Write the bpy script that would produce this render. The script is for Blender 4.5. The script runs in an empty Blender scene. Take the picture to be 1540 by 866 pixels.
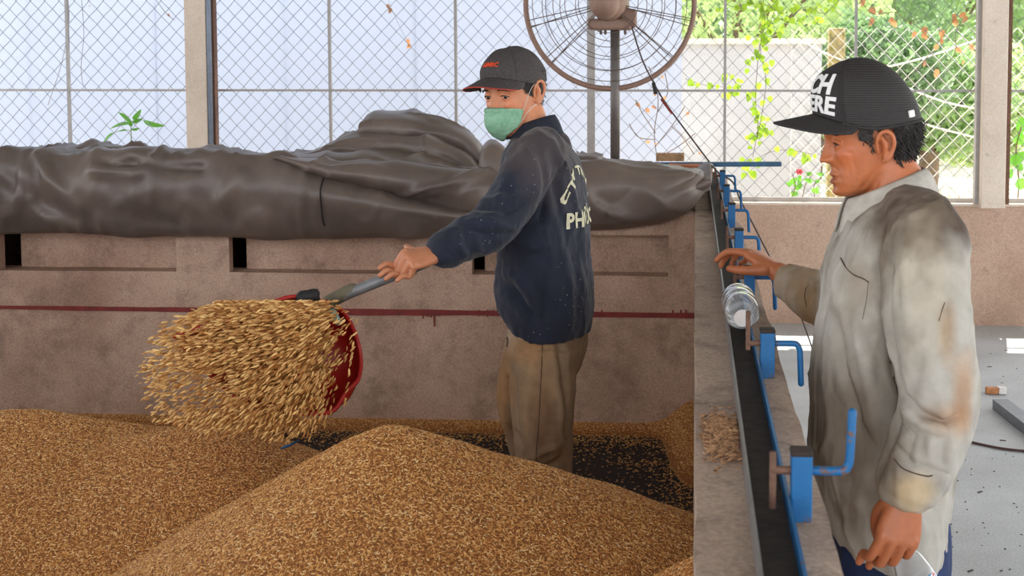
import bpy, bmesh, math, random
import numpy as np
from mathutils import Vector, Matrix

random.seed(7); RNG = np.random.default_rng(7)
SC = bpy.context.scene
COL = SC.collection
PI = math.pi

# ------------------------------------------------------------------ camera
FPX, UP_, VP_ = 2000.0, 918.0, 248.0          # focal length and principal point for a 1540x866 frame
YAW, PITCH = math.radians(3.625), math.radians(3.976)
CAMZ = 1.65
cam_d = bpy.data.cameras.new('camera'); cam = bpy.data.objects.new('camera', cam_d); COL.objects.link(cam)
cam.location = (0, 0, CAMZ); cam.rotation_euler = (PI/2-PITCH, 0, YAW)
cam_d.sensor_width = 36; cam_d.lens = FPX/1540*36
cam_d.shift_x = (770-UP_)/1540; cam_d.shift_y = (VP_-433)/1540
cam_d.dof.use_dof = True; cam_d.dof.focus_distance = 3.7; cam_d.dof.aperture_fstop = 10
cam_d.clip_start = .05; cam_d.clip_end = 300
SC.camera = cam

# ------------------------------------------------------------------ light
SC.view_settings.view_transform = 'Standard'; SC.view_settings.look = 'None'
SC.view_settings.gamma = 1; SC.view_settings.use_curve_mapping = False
SC.view_settings.exposure = 1.3
world = bpy.data.worlds.new('sky'); SC.world = world; world.use_nodes = True
wb = world.node_tree.nodes['Background']; wb.inputs['Color'].default_value = (.93, .95, 1.0, 1); wb.inputs['Strength'].default_value = 1.15
sun_d = bpy.data.lights.new('sun_offscreen', 'SUN'); sun_d.energy = 5.0; sun_d.color = (1, .94, .84); sun_d.angle = .01
sun = bpy.data.objects.new('sun_offscreen', sun_d); COL.objects.link(sun)
# high sun standing beyond the back fence
_sd = Vector((-.10, -.45, -.89)).normalized()
sun.rotation_euler = _sd.to_track_quat('-Z', 'Y').to_euler(); sun.location = (4, 24, 40)

# ------------------------------------------------------------------ helpers
_w = np.array((-math.sin(YAW)*math.cos(PITCH), math.cos(YAW)*math.cos(PITCH), -math.sin(PITCH)))
_r = np.array((math.cos(YAW), math.sin(YAW), 0.0)); _u = np.cross(_r, _w)
CAM = np.array((0, 0, CAMZ))
def at(u, v, Y):
    d = _w + (u-UP_)/FPX*_r + (VP_-v)/FPX*_u
    return CAM + d*(Y/d[1])
def atz(u, v, z):
    d = _w + (u-UP_)/FPX*_r + (VP_-v)/FPX*_u
    return CAM + d*((z-CAMZ)/d[2])
def proj(P):
    d = np.asarray(P)-CAM
    k = d@_w
    return np.stack((UP_+FPX*(d@_r)/k, VP_-FPX*(d@_u)/k), -1)

def catmull(K, n):
    K = np.asarray(K, float); m = len(K)
    if m == 2: return K[0]+(K[1]-K[0])*np.linspace(0, 1, n+1)[:, None]
    P = np.vstack((2*K[0]-K[1], K, 2*K[-1]-K[-2])); out = []
    for i in range(m-1):
        p0, p1, p2, p3 = P[i:i+4]
        for t in np.arange(n)/n:
            out.append(.5*((2*p1)+(p2-p0)*t+(2*p0-5*p1+4*p2-p3)*t*t+(3*p1-p0-3*p2+p3)*t**3))
    out.append(K[-1]); return np.array(out)

def resample(K, n):
    """polyline -> n points evenly along its first coordinate order (by arc length), smooth"""
    C = catmull(K, 8); L = np.r_[0, np.cumsum(np.linalg.norm(np.diff(C, axis=0), axis=1))]
    t = np.linspace(0, L[-1], n)
    return np.stack([np.interp(t, L, C[:, i]) for i in range(C.shape[1])], 1)

class MB:
    def __init__(s): s.V = []; s.F = []; s.n = 0
    def add(s, V, F):
        s.V.append(np.asarray(V, float)); s.F += [tuple(i+s.n for i in f) for f in F]; s.n += len(V); return s
    def box(s, a, b, R=None):
        (x0, y0, z0), (x1, y1, z1) = a, b
        V = np.array([(x, y, z) for z in (z0, z1) for y in (y0, y1) for x in (x0, x1)], float)
        if R is not None: V = np.array([tuple(R@Vector(p)) for p in V])
        return s.add(V, [(0, 2, 3, 1), (4, 5, 7, 6), (0, 1, 5, 4), (2, 6, 7, 3), (0, 4, 6, 2), (1, 3, 7, 5)])
    def bar(s, p, q, w, h, up=(0, 0, 1)):
        p = np.asarray(p, float); q = np.asarray(q, float); d = q-p; d /= np.linalg.norm(d)
        up = np.asarray(up, float); a = np.cross(d, up)
        if np.linalg.norm(a) < 1e-4: a = np.cross(d, (0, 1, 0))
        a /= np.linalg.norm(a); b = np.cross(a, d); a = a*w/2; b = b*h/2
        V = [p-a-b, p+a-b, p+a+b, p-a+b, q-a-b, q+a-b, q+a+b, q-a+b]
        return s.add(V, [(3, 2, 1, 0), (4, 5, 6, 7), (0, 1, 5, 4), (1, 2, 6, 5), (2, 3, 7, 6), (3, 0, 4, 7)])
    def limb(s, pts, rad, nseg=10, sub=4, flat=1.0, up=None, cap=True):
        V, F = limb(pts, rad, nseg, sub, flat, up, cap); return s.add(V, F)
    def mesh(s, name, smooth=False):
        me = bpy.data.meshes.new(name)
        me.from_pydata(np.vstack(s.V).tolist() if s.V else [], [], s.F); me.update()
        if smooth: me.shade_smooth()
        return me
    def build(s, name, mat, parent=None, smooth=False, bevel=0, solid=0):
        return obj(name, s.mesh(name, smooth), mat, parent, bevel, solid)

def frames(C, up=None):
    T = np.gradient(C, axis=0); T /= np.linalg.norm(T, axis=1)[:, None]+1e-9
    if up is None: up = (0, 0, 1) if abs(T[0][2]) < .8 else (0, 1, 0)
    a = np.cross(T[0], up); a /= np.linalg.norm(a); A = []
    for t in T:
        a = a-t*(a@t); a /= np.linalg.norm(a)+1e-9; A.append(a)
    A = np.array(A); return T, A, np.cross(A, T)

def limb(pts, rad, nseg=10, sub=4, flat=1.0, up=None, cap=True):
    pts = np.asarray(pts, float); rad = np.broadcast_to(np.asarray(rad, float), (len(pts),))
    K = catmull(np.c_[pts, rad], sub); C, R = K[:, :3], np.maximum(K[:, 3], 1e-5)
    T, A, B = frames(C, up)
    if cap:
        e0 = [(C[0]-T[0]*R[0]*math.sin(q), R[0]*math.cos(q)) for q in (1.35, .9, .45)]
        e1 = [(C[-1]+T[-1]*R[-1]*math.sin(q), R[-1]*math.cos(q)) for q in (.45, .9, 1.35)]
        C = np.vstack(([e[0] for e in e0], C, [e[0] for e in e1])); R = np.r_[[e[1] for e in e0], R, [e[1] for e in e1]]
        A = np.vstack((A[:1],)*3+(A,)+(A[-1:],)*3); B = np.vstack((B[:1],)*3+(B,)+(B[-1:],)*3)
    th = np.arange(nseg)/nseg*2*PI
    V = (C[:, None]+R[:, None, None]*(A[:, None]*np.cos(th)[None, :, None]+flat*B[:, None]*np.sin(th)[None, :, None])).reshape(-1, 3)
    return V, ringfaces(len(C), nseg)

def ringfaces(m, n, close=True):
    F = [(i*n+j, i*n+(j+1) % n, (i+1)*n+(j+1) % n, (i+1)*n+j) for i in range(m-1) for j in range(n)]
    if close: F += [tuple(range(n))[::-1], tuple((m-1)*n+j for j in range(n))]
    return F

def loft(keys, nseg=32, sub=5, ex=2.0):
    """keys: (centre, half-axis a, half-axis b); superellipse exponent ex"""
    K = catmull(np.array([np.r_[c, a, b] for c, a, b in keys], float), sub)
    th = np.arange(nseg)/nseg*2*PI
    c, s_ = np.cos(th), np.sin(th); p = 2/ex
    ca = np.sign(c)*np.abs(c)**p; sa = np.sign(s_)*np.abs(s_)**p
    V = (K[:, None, :3]+K[:, None, 3:6]*ca[None, :, None]+K[:, None, 6:9]*sa[None, :, None]).reshape(-1, 3)
    return V, ringfaces(len(K), nseg)

def grid_faces(m, n): return [(i*n+j, i*n+j+1, (i+1)*n+j+1, (i+1)*n+j) for i in range(m-1) for j in range(n-1)]

def empty(name, loc=(0, 0, 0)):
    o = bpy.data.objects.new(name, None); COL.objects.link(o); o.location = loc; o.empty_display_size = .1; return o
def adopt(o, parent):
    """meshes are written in world coordinates: a part of a root that stands at its base undoes that place"""
    o.parent = parent
    if parent.parent is None and not parent.get('local'): o.matrix_parent_inverse = Matrix.Translation(-Vector(parent.location))
def obj(name, me, mat, parent=None, bevel=0, solid=0):
    o = bpy.data.objects.new(name, me); COL.objects.link(o)
    if mat is not None: me.materials.append(mat)
    if parent is not None: adopt(o, parent)
    if solid:
        m = o.modifiers.new('solid', 'SOLIDIFY'); m.thickness = solid; m.offset = 0
    if bevel:
        m = o.modifiers.new('bevel', 'BEVEL'); m.width = bevel; m.segments = 2; m.limit_method = 'ANGLE'
    return o
def tag(o, label, cat=None, group=None, kind=None):
    o['label'] = label
    if cat: o['category'] = cat
    if group: o['group'] = group
    if kind: o['kind'] = kind
    return o
def struct(o, label, cat):
    return tag(o, label, cat, kind='structure')
def thing(name, label, cat, loc=(0, 0, 0), group=None): return tag(empty(name, loc), label, cat, group)
def copy_tree(o, parent=None):
    c = o.copy(); COL.objects.link(c)
    if parent is not None: c.parent = parent
    for ch in o.children: copy_tree(ch, c)
    return c

# value noise on numpy points
def _hash(i, j, k):
    h = (i.astype(np.int64)*374761393+j.astype(np.int64)*668265263+k.astype(np.int64)*2147483647) & 0xffffffff
    h = ((h ^ (h >> 13))*1274126177) & 0xffffffff
    return ((h ^ (h >> 16)) & 0xffff)/65535.0
def vnoise(P, scale=1.0, oct=1, seed=0):
    P = np.asarray(P, float); out = np.zeros(len(P)); amp = 1; tot = 0; s = scale
    for o in range(oct):
        Q = P*s+17.3*(seed+1)+31.7*o; I = np.floor(Q).astype(np.int64); f = Q-I; f = f*f*(3-2*f); r = 0
        for a in (0, 1):
            for b in (0, 1):
                for c in (0, 1):
                    w = (f[:, 0] if a else 1-f[:, 0])*(f[:, 1] if b else 1-f[:, 1])*(f[:, 2] if c else 1-f[:, 2])
                    r = r+w*_hash(I[:, 0]+a, I[:, 1]+b, I[:, 2]+c)
        out += amp*(r*2-1); tot += amp; amp *= .5; s = s*2
    return out/tot

# mesh arrays
def get_v(me):
    V = np.empty(len(me.vertices)*3); me.vertices.foreach_get('co', V); return V.reshape(-1, 3)
def get_n(me):
    V = np.empty(len(me.vertices)*3); me.vertices.foreach_get('normal', V); return V.reshape(-1, 3)
def set_v(me, V): me.vertices.foreach_set('co', np.asarray(V, np.float32).ravel()); me.update()
def smooth_mesh(me, it=2, lam=.5):
    E = np.empty(len(me.edges)*2, np.int32); me.edges.foreach_get('vertices', E); E = E.reshape(-1, 2)
    V = get_v(me); n = len(V); cnt = np.bincount(E.ravel(), minlength=n)[:, None].astype(float)
    for _ in range(it):
        S = np.stack([np.bincount(E[:, 0], V[E[:, 1], i], n)+np.bincount(E[:, 1], V[E[:, 0], i], n) for i in range(3)], 1)
        V = V+lam*(S/np.maximum(cnt, 1)-V)
    set_v(me, V)
def remesh(mb, voxel, smooth=2, name='body'):
    me = mb.mesh(name); o = bpy.data.objects.new('tmp_'+name, me); COL.objects.link(o)
    m = o.modifiers.new('r', 'REMESH'); m.mode = 'VOXEL'; m.voxel_size = voxel; m.adaptivity = 0
    dg = bpy.context.evaluated_depsgraph_get(); dg.update()
    out = bpy.data.meshes.new_from_object(o.evaluated_get(dg)); out.name = name
    bpy.data.objects.remove(o); bpy.data.meshes.remove(me)
    if smooth: smooth_mesh(out, smooth)
    out.shade_smooth(); return out
def polydist(Q, poly):
    """distance of 2-D points Q to a polyline, and the parameter along it (0..1)"""
    poly = np.asarray(poly, float); best = np.full(len(Q), 1e9); tt = np.zeros(len(Q)); m = len(poly)-1
    for i in range(m):
        a, b = poly[i], poly[i+1]; d = b-a; t = np.clip(((Q-a)@d)/(d@d), 0, 1)
        dd = np.linalg.norm(Q-(a+t[:, None]*d), axis=1); k = dd < best
        best[k] = dd[k]; tt[k] = (i+t[k])/m
    return best, tt
def folds(me, lines, front=True):
    """press fold lines into a cloth mesh; lines: (pixel polyline, width px, height m)"""
    V = get_v(me); N = get_n(me); Q = proj(V); f = np.clip(-(N@_w)*2.5+.3, 0, 1) if front else 1
    D = np.zeros(len(V))
    for poly, w, h in lines:
        d, t = polydist(Q, poly); D += h*np.exp(-(d/w)**2)*np.sin(np.clip(t, .0, 1)*PI*.8+.1*PI)
    set_v(me, V+N*(D*f)[:, None])
def paint(me, C, name='Col'):
    a = me.color_attributes.new(name, 'FLOAT_COLOR', 'POINT'); C = np.asarray(C, np.float32)
    if C.shape[1] == 3: C = np.c_[C, np.ones(len(C), np.float32)]
    a.data.foreach_set('color', C.ravel().astype(np.float32))

# ------------------------------------------------------------------ materials
def srgb(r, g, b):
    f = lambda c: (c/255/12.92) if c/255 <= .04045 else ((c/255+.055)/1.055)**2.4
    return (f(r), f(g), f(b), 1)
class NT:
    def __init__(s, name):
        s.m = bpy.data.materials.new(name); s.m.use_nodes = True; s.t = s.m.node_tree; s.p = s.t.nodes['Principled BSDF']
        s.tc = s.n('ShaderNodeTexCoord')
    def n(s, typ, **k):
        q = s.t.nodes.new(typ)
        for a, b in k.items(): setattr(q, a, b)
        return q
    def l(s, a, b): s.t.links.new(a, b)
    def coord(s, sc=(1, 1, 1)):
        mp = s.n('ShaderNodeMapping'); mp.inputs['Scale'].default_value = sc; s.l(s.tc.outputs['Object'], mp.inputs[0]); return mp.outputs[0]
    def noise(s, scale, detail=4, rough=.6, sc=(1, 1, 1), dist=0):
        q = s.n('ShaderNodeTexNoise'); q.inputs['Scale'].default_value = scale; q.inputs['Detail'].default_value = detail
        q.inputs['Roughness'].default_value = rough; q.inputs['Distortion'].default_value = dist; s.l(s.coord(sc), q.inputs['Vector']); return q.outputs['Fac']
    def ramp(s, fac, stops, interp='LINEAR'):
        q = s.n('ShaderNodeValToRGB'); q.color_ramp.interpolation = interp
        while len(q.color_ramp.elements) < len(stops): q.color_ramp.elements.new(.5)
        for e, (p, c) in zip(q.color_ramp.elements, stops): e.position = p; e.color = c if not isinstance(c, (int, float)) else (c, c, c, 1)
        s.l(fac, q.inputs[0]); return q.outputs[0]
    def mix(s, fac, a, b, mode='MIX'):
        q = s.n('ShaderNodeMix', data_type='RGBA', blend_type=mode)
        for v, i in ((fac, 0), (a, 6), (b, 7)):
            if isinstance(v, (int, float)): q.inputs[i].default_value = v
            elif isinstance(v, tuple): q.inputs[i].default_value = v
            else: s.l(v, q.inputs[i])
        return q.outputs[2]
    def col(s, c):
        if isinstance(c, tuple): s.p.inputs['Base Color'].default_value = c
        else: s.l(c, s.p.inputs['Base Color'])
    def bump(s, h, strength=.3, dist=.01):
        q = s.n('ShaderNodeBump'); q.inputs['Strength'].default_value = strength; q.inputs['Distance'].default_value = dist
        s.l(h, q.inputs['Height']); s.l(q.outputs[0], s.p.inputs['Normal'])
    def set(s, **k):
        for a, b in k.items(): s.p.inputs[a.replace('_', ' ')].default_value = b
        return s
def plain(name, c, rough=.6, metal=0, var=.12, scale=20, bump=0):
    q = NT(name); n = q.noise(scale, 4)
    a = tuple(x*(1-var) for x in c[:3])+(1,); b = tuple(min(1, x*(1+var)) for x in c[:3])+(1,)
    q.col(q.ramp(n, [(.3, a), (.7, b)])); q.set(Roughness=rough, Metallic=metal)
    if bump: q.bump(n, bump)
    return q.m
def attr_mat(name, rough=.6, noise=.15, scale=60, bump=.15, attr='Col', spec=.4, bdist=.003):
    q = NT(name); a = q.n('ShaderNodeVertexColor', layer_name=attr); n = q.noise(scale, 5)
    k = q.ramp(n, [(.25, 1-noise), (.75, 1+noise)])
    k2 = q.n('ShaderNodeMix', data_type='RGBA', blend_type='MULTIPLY'); k2.inputs[0].default_value = 1
    q.l(a.outputs[0], k2.inputs[6]); q.l(k, k2.inputs[7]); q.col(k2.outputs[2]); q.set(Roughness=rough)
    q.p.inputs['Specular IOR Level'].default_value = spec
    if bump: q.bump(n, bump, bdist)
    return q.m
# ------------------------------------------------------------------ surface materials
def concrete(name, c_lo, c_hi, stain, rough=.85, bump=.25, st=(.55, .75), sc=1.0):
    q = NT(name); big = q.noise(1.7*sc, 6, .65); mid = q.noise(9*sc, 6, .7); fine = q.noise(120, 3, .6)
    c = q.ramp(big, [(.3, c_lo), (.7, c_hi)])
    c = q.mix(q.ramp(mid, [(st[0], 0.0), (st[1], .75)]), c, stain)
    c = q.mix(.35, c, q.ramp(fine, [(.3, .25), (.7, .9)]), 'OVERLAY')
    q.col(c); q.set(Roughness=rough); h = q.mix(.5, mid, fine); q.bump(h, bump, .006); return q.m
M_BIN = concrete('bin_plaster', srgb(160, 127, 107), srgb(216, 183, 160), srgb(112, 88, 76), st=(.48, .78))
M_WALLTOP = concrete('side_wall_concrete', srgb(150, 128, 112), srgb(190, 168, 150), srgb(92, 76, 66), st=(.52, .7))
M_PARA = concrete('parapet_plaster', srgb(172, 142, 122), srgb(205, 176, 156), srgb(120, 98, 86), st=(.6, .85))
M_FLOOR = concrete('pale_concrete_floor', srgb(160, 165, 168), srgb(188, 194, 199), srgb(138, 138, 136), rough=.5, bump=.12, st=(.6, .9))
M_COLUMN = concrete('column_concrete', srgb(206, 188, 170), srgb(234, 218, 200), srgb(120, 104, 92), st=(.66, .8))
M_GROUND = concrete('sunlit_dirt', srgb(196, 186, 164), srgb(226, 218, 200), srgb(150, 140, 110), st=(.5, .9))
M_ROOF = plain('roof_sheet', srgb(176, 172, 166), .5, .0)
M_STEELGREY = plain('grey_steel', srgb(122, 118, 116), .5, .3)
M_GALV = plain('galvanised_wire', srgb(120, 124, 132), .5, .4)
M_BLUEGREY = plain('blue_grey_pipe', srgb(128, 140, 156), .45, .3)
M_RUST = plain('rusty_steel', srgb(112, 82, 66), .75, .2, var=.35, scale=60, bump=.2)
M_DARKSTEEL = plain('dark_dirty_steel', srgb(44, 35, 29), .8, .0, var=.55, scale=35, bump=.2)
M_RED = plain('red_paint', srgb(132, 44, 38), .6, 0, var=.25)
M_DARKFLOOR = plain('dark_perforated_floor', srgb(40, 34, 36), .7, .2, var=.3, scale=90)

def blue_worn(name):
    q = NT(name); n = q.noise(38, 5, .7)
    q.col(q.ramp(n, [(.0, srgb(0, 78, 132)), (.58, srgb(4, 96, 150)), (.63, srgb(104, 76, 62)), (.8, srgb(92, 72, 62))]))
    q.set(Roughness=.5); q.bump(n, .15, .003); return q.m
M_BLUE = blue_worn('worn_blue_paint')
def clear(name, tint=(.96, .98, 1, 1), rough=.05):
    q = NT(name); q.set(Roughness=rough, IOR=1.33); q.col(tint); q.p.inputs['Transmission Weight'].default_value = .92; return q.m
M_CLEAR = clear('clear_plastic')
def translucent(name, c, w=.55, rough=.6):
    q = NT(name); n = q.noise(1.2, 3); q.col(q.ramp(n, [(.3, tuple(x*.96 for x in c[:3])+(1,)), (.7, c)])); q.set(Roughness=rough)
    tr = q.n('ShaderNodeBsdfTranslucent'); tr.inputs[0].default_value = c
    mx = q.n('ShaderNodeMixShader'); mx.inputs[0].default_value = w
    q.l(q.p.outputs[0], mx.inputs[1]); q.l(tr.outputs[0], mx.inputs[2]); q.l(mx.outputs[0], q.t.nodes['Material Output'].inputs[0]); return q.m
M_SHEET = translucent('pale_blue_sheet', srgb(212, 219, 232), .4)

# ------------------------------------------------------------------ setting
BX0, BX1 = .004, .183          # side wall of the bin
YB = 5.5                       # inner face of the bin's back wall
ZW = 1.07                      # top of the bin walls
ZF = .15                       # bin floor
YP = 8.73                      # parapet
def subbox(a, b, nx, ny, nz, amp=.004, scale=6, seed=0):
    bm = bmesh.new(); bmesh.ops.create_cube(bm, size=1)
    me = bpy.data.meshes.new('t'); 
    V = []; F = []
    def face(o, e1, e2, n1, n2):
        base = len(V)
        for i in range(n1+1):
            for j in range(n2+1): V.append(np.array(o)+np.array(e1)*i/n1+np.array(e2)*j/n2)
        F.extend((base+i*(n2+1)+j, base+(i+1)*(n2+1)+j, base+(i+1)*(n2+1)+j+1, base+i*(n2+1)+j+1) for i in range(n1) for j in range(n2))
    a = np.array(a, float); b = np.array(b, float); d = b-a; X = (d[0], 0, 0); Y = (0, d[1], 0); Z = (0, 0, d[2])
    face(a, Y, X, ny, nx); face(a+Z, X, Y, nx, ny); face(a, X, Z, nx, nz); face(a+Y, Z, X, nz, nx); face(a, Z, Y, nz, ny); face(a+X, Y, Z, ny, nz)
    bm.free(); bpy.data.meshes.remove(me); V = np.array(V)
    D = np.stack([vnoise(V, scale, 3, seed+i) for i in range(3)], 1)*amp
    return V+D, F

m = MB().box((-12, -6, -.12), (9, 8.95, 0)); fl = m.build('floor', M_FLOOR); struct(fl, 'pale grey concrete floor of the open shed', 'floor')
g = MB().box((-40, 8.95, -.16), (40, 70, -.03)).build('floor_outside', M_GROUND); struct(g, 'sunlit bare ground behind the chain-link fence', 'ground')
pv, pf = subbox((-8, YP, 0), (5, YP+.16, .794), 60, 2, 8, .005, 5, 3)
wp = MB().add(pv, pf).build('wall_back', M_PARA, smooth=False); struct(wp, 'low plastered parapet wall carrying the chain-link fence', 'wall')
cap = MB().box((-8, YP-.012, .785), (5, YP+.17, .80)).build('sill', M_COLUMN, wp)
rf = MB().box((-9, -1.8, 3.3), (7, 9.55, 3.4)).build('ceiling', M_ROOF); struct(rf, 'grey sheet roof over the open drying shed', 'ceiling')

# the drying bin
binr = thing('drying_bin', 'long masonry grain drying bin with slotted back wall and wide side wall', 'bin', (-1.5, 4, 0))
zt0, zt1 = at(500, 411, YB)[2], at(500, 350, YB)[2]
slots = [(-365, -100), (0, 265), (345, 627), (710, 1005)]
sx = [(at(a, 400, YB)[0], at(b, 400, YB)[0]) for a, b in slots]
bw = MB()
XL = -4.2
v, f = subbox((XL, YB, 0), (BX0+.01, YB+.15, zt0), 40, 2, 8, .003, 4, 1); bw.add(v, f)
v, f = subbox((XL, YB, zt1), (BX0+.01, YB+.15, ZW-.01), 40, 2, 1, .003, 4, 2); bw.add(v, f)
xs = [XL]+[q for s_ in sx for q in s_]+[BX0+.01]
for i in range(0, len(xs), 2):
    bw.box((xs[i], YB+.0005, zt0-.01), (xs[i+1], YB+.045, zt1+.01))
bw.build('back_wall', M_BIN, binr)
for (a_, b_) in sx:                                     # a baffle board behind each slot, short of its left end
    MB().box((a_+.036, YB+.115, zt0-.02), (b_+.03, YB+.14, zt1+.04)).build('baffle_board', M_BIN, binr)
MB().box((XL, YB+.2, ZW-.08), (BX0, 7.7, ZW-.02)).build('duct_roof', M_BIN, binr)
MB().box((XL, 7.6, 0), (BX0, 7.7, ZW-.03)).build('duct_end_wall', M_BIN, binr)
MB().box((XL-.18, .9, 0), (XL, 7.7, ZW)).build('side_wall', M_BIN, binr)
v, f = subbox((BX0, .8, 0), (BX1, 7.7, ZW), 6, 120, 10, .006, 7, 5)
# worn outer edge
k = (v[:, 0] > BX1-.03) & (v[:, 2] > ZW-.03); v[k, 0] -= .006*(1+vnoise(v[k], 2.1, 2, 4)); v[k, 2] -= .006*(1+vnoise(v[k], 3.1, 2, 8))
MB().add(v, f).build('side_wall', M_WALLTOP, binr, True)
MB().box((XL, 1.0, .02), (BX0+.01, YB, ZF)).build('bin_floor', M_DARKFLOOR, binr)
MB().box((XL, .9, 0), (BX0+.01, 1.0, ZW-.25)).build('front_wall', M_BIN, binr)
# painted red line with drips
ln = MB(); xx = np.linspace(XL, BX0, 160); zc = at(520, 467, YB)[2]
th = .010+.005*vnoise(np.c_[xx*3, xx*0, xx*0], 1.5, 3)+.004*(xx > -2.0)
zz = zc+.004*vnoise(np.c_[xx, xx*0, xx*0], 1.0, 2, 3)
V = []
for x, t, z in zip(xx, th, zz): V += [(x, YB-.006, z-t), (x, YB-.006, z+t*.7)]
ln.add(V, [(2*i, 2*i+2, 2*i+3, 2*i+1) for i in range(len(xx)-1)])
for u, d in [(636, 9), (643, 6), (648, 7), (653, 21), (660, 5), (690, 4), (720, 5), (733, 6), (742, 5), (1012, 5), (1024, 6), (1032, 9), (905, 4), (600, 4)]:
    a = at(u, 466, YB-.006); b = at(u, 470+d, YB-.006); ln.bar((a[0], YB-.0055, a[2]), (a[0], YB-.0055, b[2]), .006, .002, (0, 1, 0))
ln.build('red_line', M_RED, binr, solid=.001)
# steel channel let into the side wall top
CX0, CX1 = .077, .121
ch = MB()
ch.box((CX0, .8, ZW-.004), (CX1, 7.65, ZW+.010))
chan = ch.build('steel_channel', M_DARKSTEEL, binr)
fl2 = MB(); fl2.box((CX0-.004, .8, ZW-.01), (CX0, 7.65, ZW+.034)); fl2.build('channel_flange', M_STEELGREY, chan)
fl3 = MB(); fl3.box((CX1, .8, ZW-.01), (CX1+.004, 7.65, ZW+.034)); fl3.build('channel_flange', M_BLUE, chan)

# screw clamps along the side wall, all cut from one
def make_clamp():
    r = empty('screw_clamp'); r['local'] = 1
    b = MB(); b.box((-.0135, -.014, .004), (.0135, .014, .092)); b.build('body', M_BLUE, r, bevel=.002)
    MB().box((-.0142, -.015, .090), (.0142, .015, .098)).build('body_cap', M_DARKSTEEL, r, bevel=.002)
    MB().limb([(-.036, 0, .069), (.02, 0, .069)], .0055, 10, 2).build('screw_rod', M_RUST, r, True)
    MB().limb([(.012, 0, .069), (.047, 0, .069), (.056, 0, .067), (.060, 0, .060), (.062, 0, .050), (.0645, 0, -.008)], .0058, 10, 4).build('crank_handle', M_BLUE, r, True)
    MB().box((-.041, -.004, .030), (-.032, .004, .105)).build('pressure_bar', M_RUST, r, bevel=.0015)
    return r
cl0 = make_clamp()
clamp_lab = ['blue screw clamp with its crank handle turned upwards', 'blue screw clamp just before the empty clear bottle on the channel', 'blue screw clamp beside the hand resting on the wall',
             'small blue screw clamp just past the hand resting on the wall', 'small blue screw clamp between the resting hand and the tarp end', 'small blue screw clamp second from the jutting blue bar', 'small blue screw clamp right below the jutting blue bar']
for i, Y in enumerate([1.70, 2.51, 3.33, 4.14, 4.96, 5.77, 6.62]):
    c = cl0 if i == 0 else copy_tree(cl0)
    c.location = (.1395, Y, ZW-.002); c.rotation_euler = (0, 0, [0, .03, -.02, .04, 0, -.03, .02][i])
    tag(c, clamp_lab[i], 'clamp', 'screw clamps on the bin side wall')
for i, c in enumerate(sorted([o for o in COL.objects if o.name.startswith('screw_clamp')], key=lambda o: o.location.y)):
    for ch_ in c.children:
        if ch_.name.startswith('crank_handle') and i == 0: ch_.rotation_euler = (PI, 0, 0); ch_.location = (0, 0, .138)
        if ch_.name.startswith('pressure_bar'): ch_.rotation_euler = (0, 0, 0); ch_.location = (0, 0, [-.012, .026, .004, .0, .004, 0, .004][i])

# ------------------------------------------------------------------ chain-link fence on the parapet
def chain_panel(x0, x1, z0, z1, Y, pitch=.050, r=.0019):
    mb = MB(); h = pitch*2.1; n = int((x1-x0)/pitch)+1
    for i in range(-1, n+1):
        zs = np.arange(z0, z1+h/2, h/2); k = np.arange(len(zs))
        xs_ = x0+pitch*(i+.5)+(((k+i) % 2)*2-1)*pitch/2*1.02
        ys = Y+np.where(k % 2 == 0, .004, -.004)
        P = np.c_[np.clip(xs_, x0, x1), ys, zs]
        T = np.array((0, 1, 0)); V = []
        d = np.array((.8, 0, .6))
        for p, kk in zip(P, k):
            V += [p+(-r, -r, 0), p+(r, -r, 0), p+(r, r, 0), p+(-r, r, 0)]
        if xs_.max() <= x0 or xs_.min() >= x1: continue
        mb.add(V, [(4*a+j, 4*a+(j+1) % 4, 4*a+4+(j+1) % 4, 4*a+4+j) for a in range(len(P)-1) for j in range(4)])
    return mb
YF = YP+.07
M_FRAME = plain('fence_frame', srgb(168, 164, 160), .5, .2)
fence = thing('chain_link_fence', 'galvanised chain-link fence in thin steel frames on the parapet', 'fence', (-1, YF, .8))
pu = [-290, -90, 104, 300, 497, 686, 889, 1090, 1286, 1484, 1690]
px = [at(u, 150, YF)[0] for u in pu]
ZT = 3.3
for i, x in enumerate(px):
    if pu[i] in (300, 1484): continue
    w = .052 if pu[i] == 889 else .018; fm = M_FRAME
    MB().box((x-w/2, YF-.012, .79), (x+w/2, YF+.012, ZT)).build('post', M_FRAME, fence)
zr = at(700, 136, YF)[2]
for za, zb in ((zr-.008, zr+.008), (.80, .83), (2.55, 2.566)):
    MB().box((px[0], YF-.01, za), (px[-1], YF+.01, zb)).build('rail', M_FRAME, fence)
for a, b in zip(px[:-1], px[1:]):
    o = chain_panel(a, b, .82, ZT, YF+.016).build('wire_mesh', M_GALV, fence); o['kind'] = 'stuff'
def col_box(u0, u1, Y):
    return at(u0, 150, Y)[0], at(u1, 150, Y)[0]
x0, x1 = col_box(279, 311, 8.66)
c = MB().box((x0, 8.66, .70), (x1, 8.80, 3.35)).build('concrete_column', M_COLUMN, bevel=.006); tag(c, 'slim cream concrete column standing behind the piled tarp', 'column', 'concrete columns of the shed')
x0, x1 = col_box(1478, 1515, 8.62)
c = MB().box((x0, 8.62, .78), (x1, 8.80, 3.35)).build('concrete_column', M_COLUMN, bevel=.006); tag(c, 'wide grey concrete column on the parapet behind the older man', 'column', 'concrete columns of the shed')
a = at(315, 100, 8.68)
p = MB().limb([(a[0], 8.68, .7), (a[0], 8.68, 3.3)], .017, 12, 1, cap=False).build('drain_pipe', M_BLUEGREY, None, True); tag(p, 'thin blue-grey metal pipe strapped beside the cream column', 'pipe')
a = at(321.5, 100, 8.72)
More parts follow.
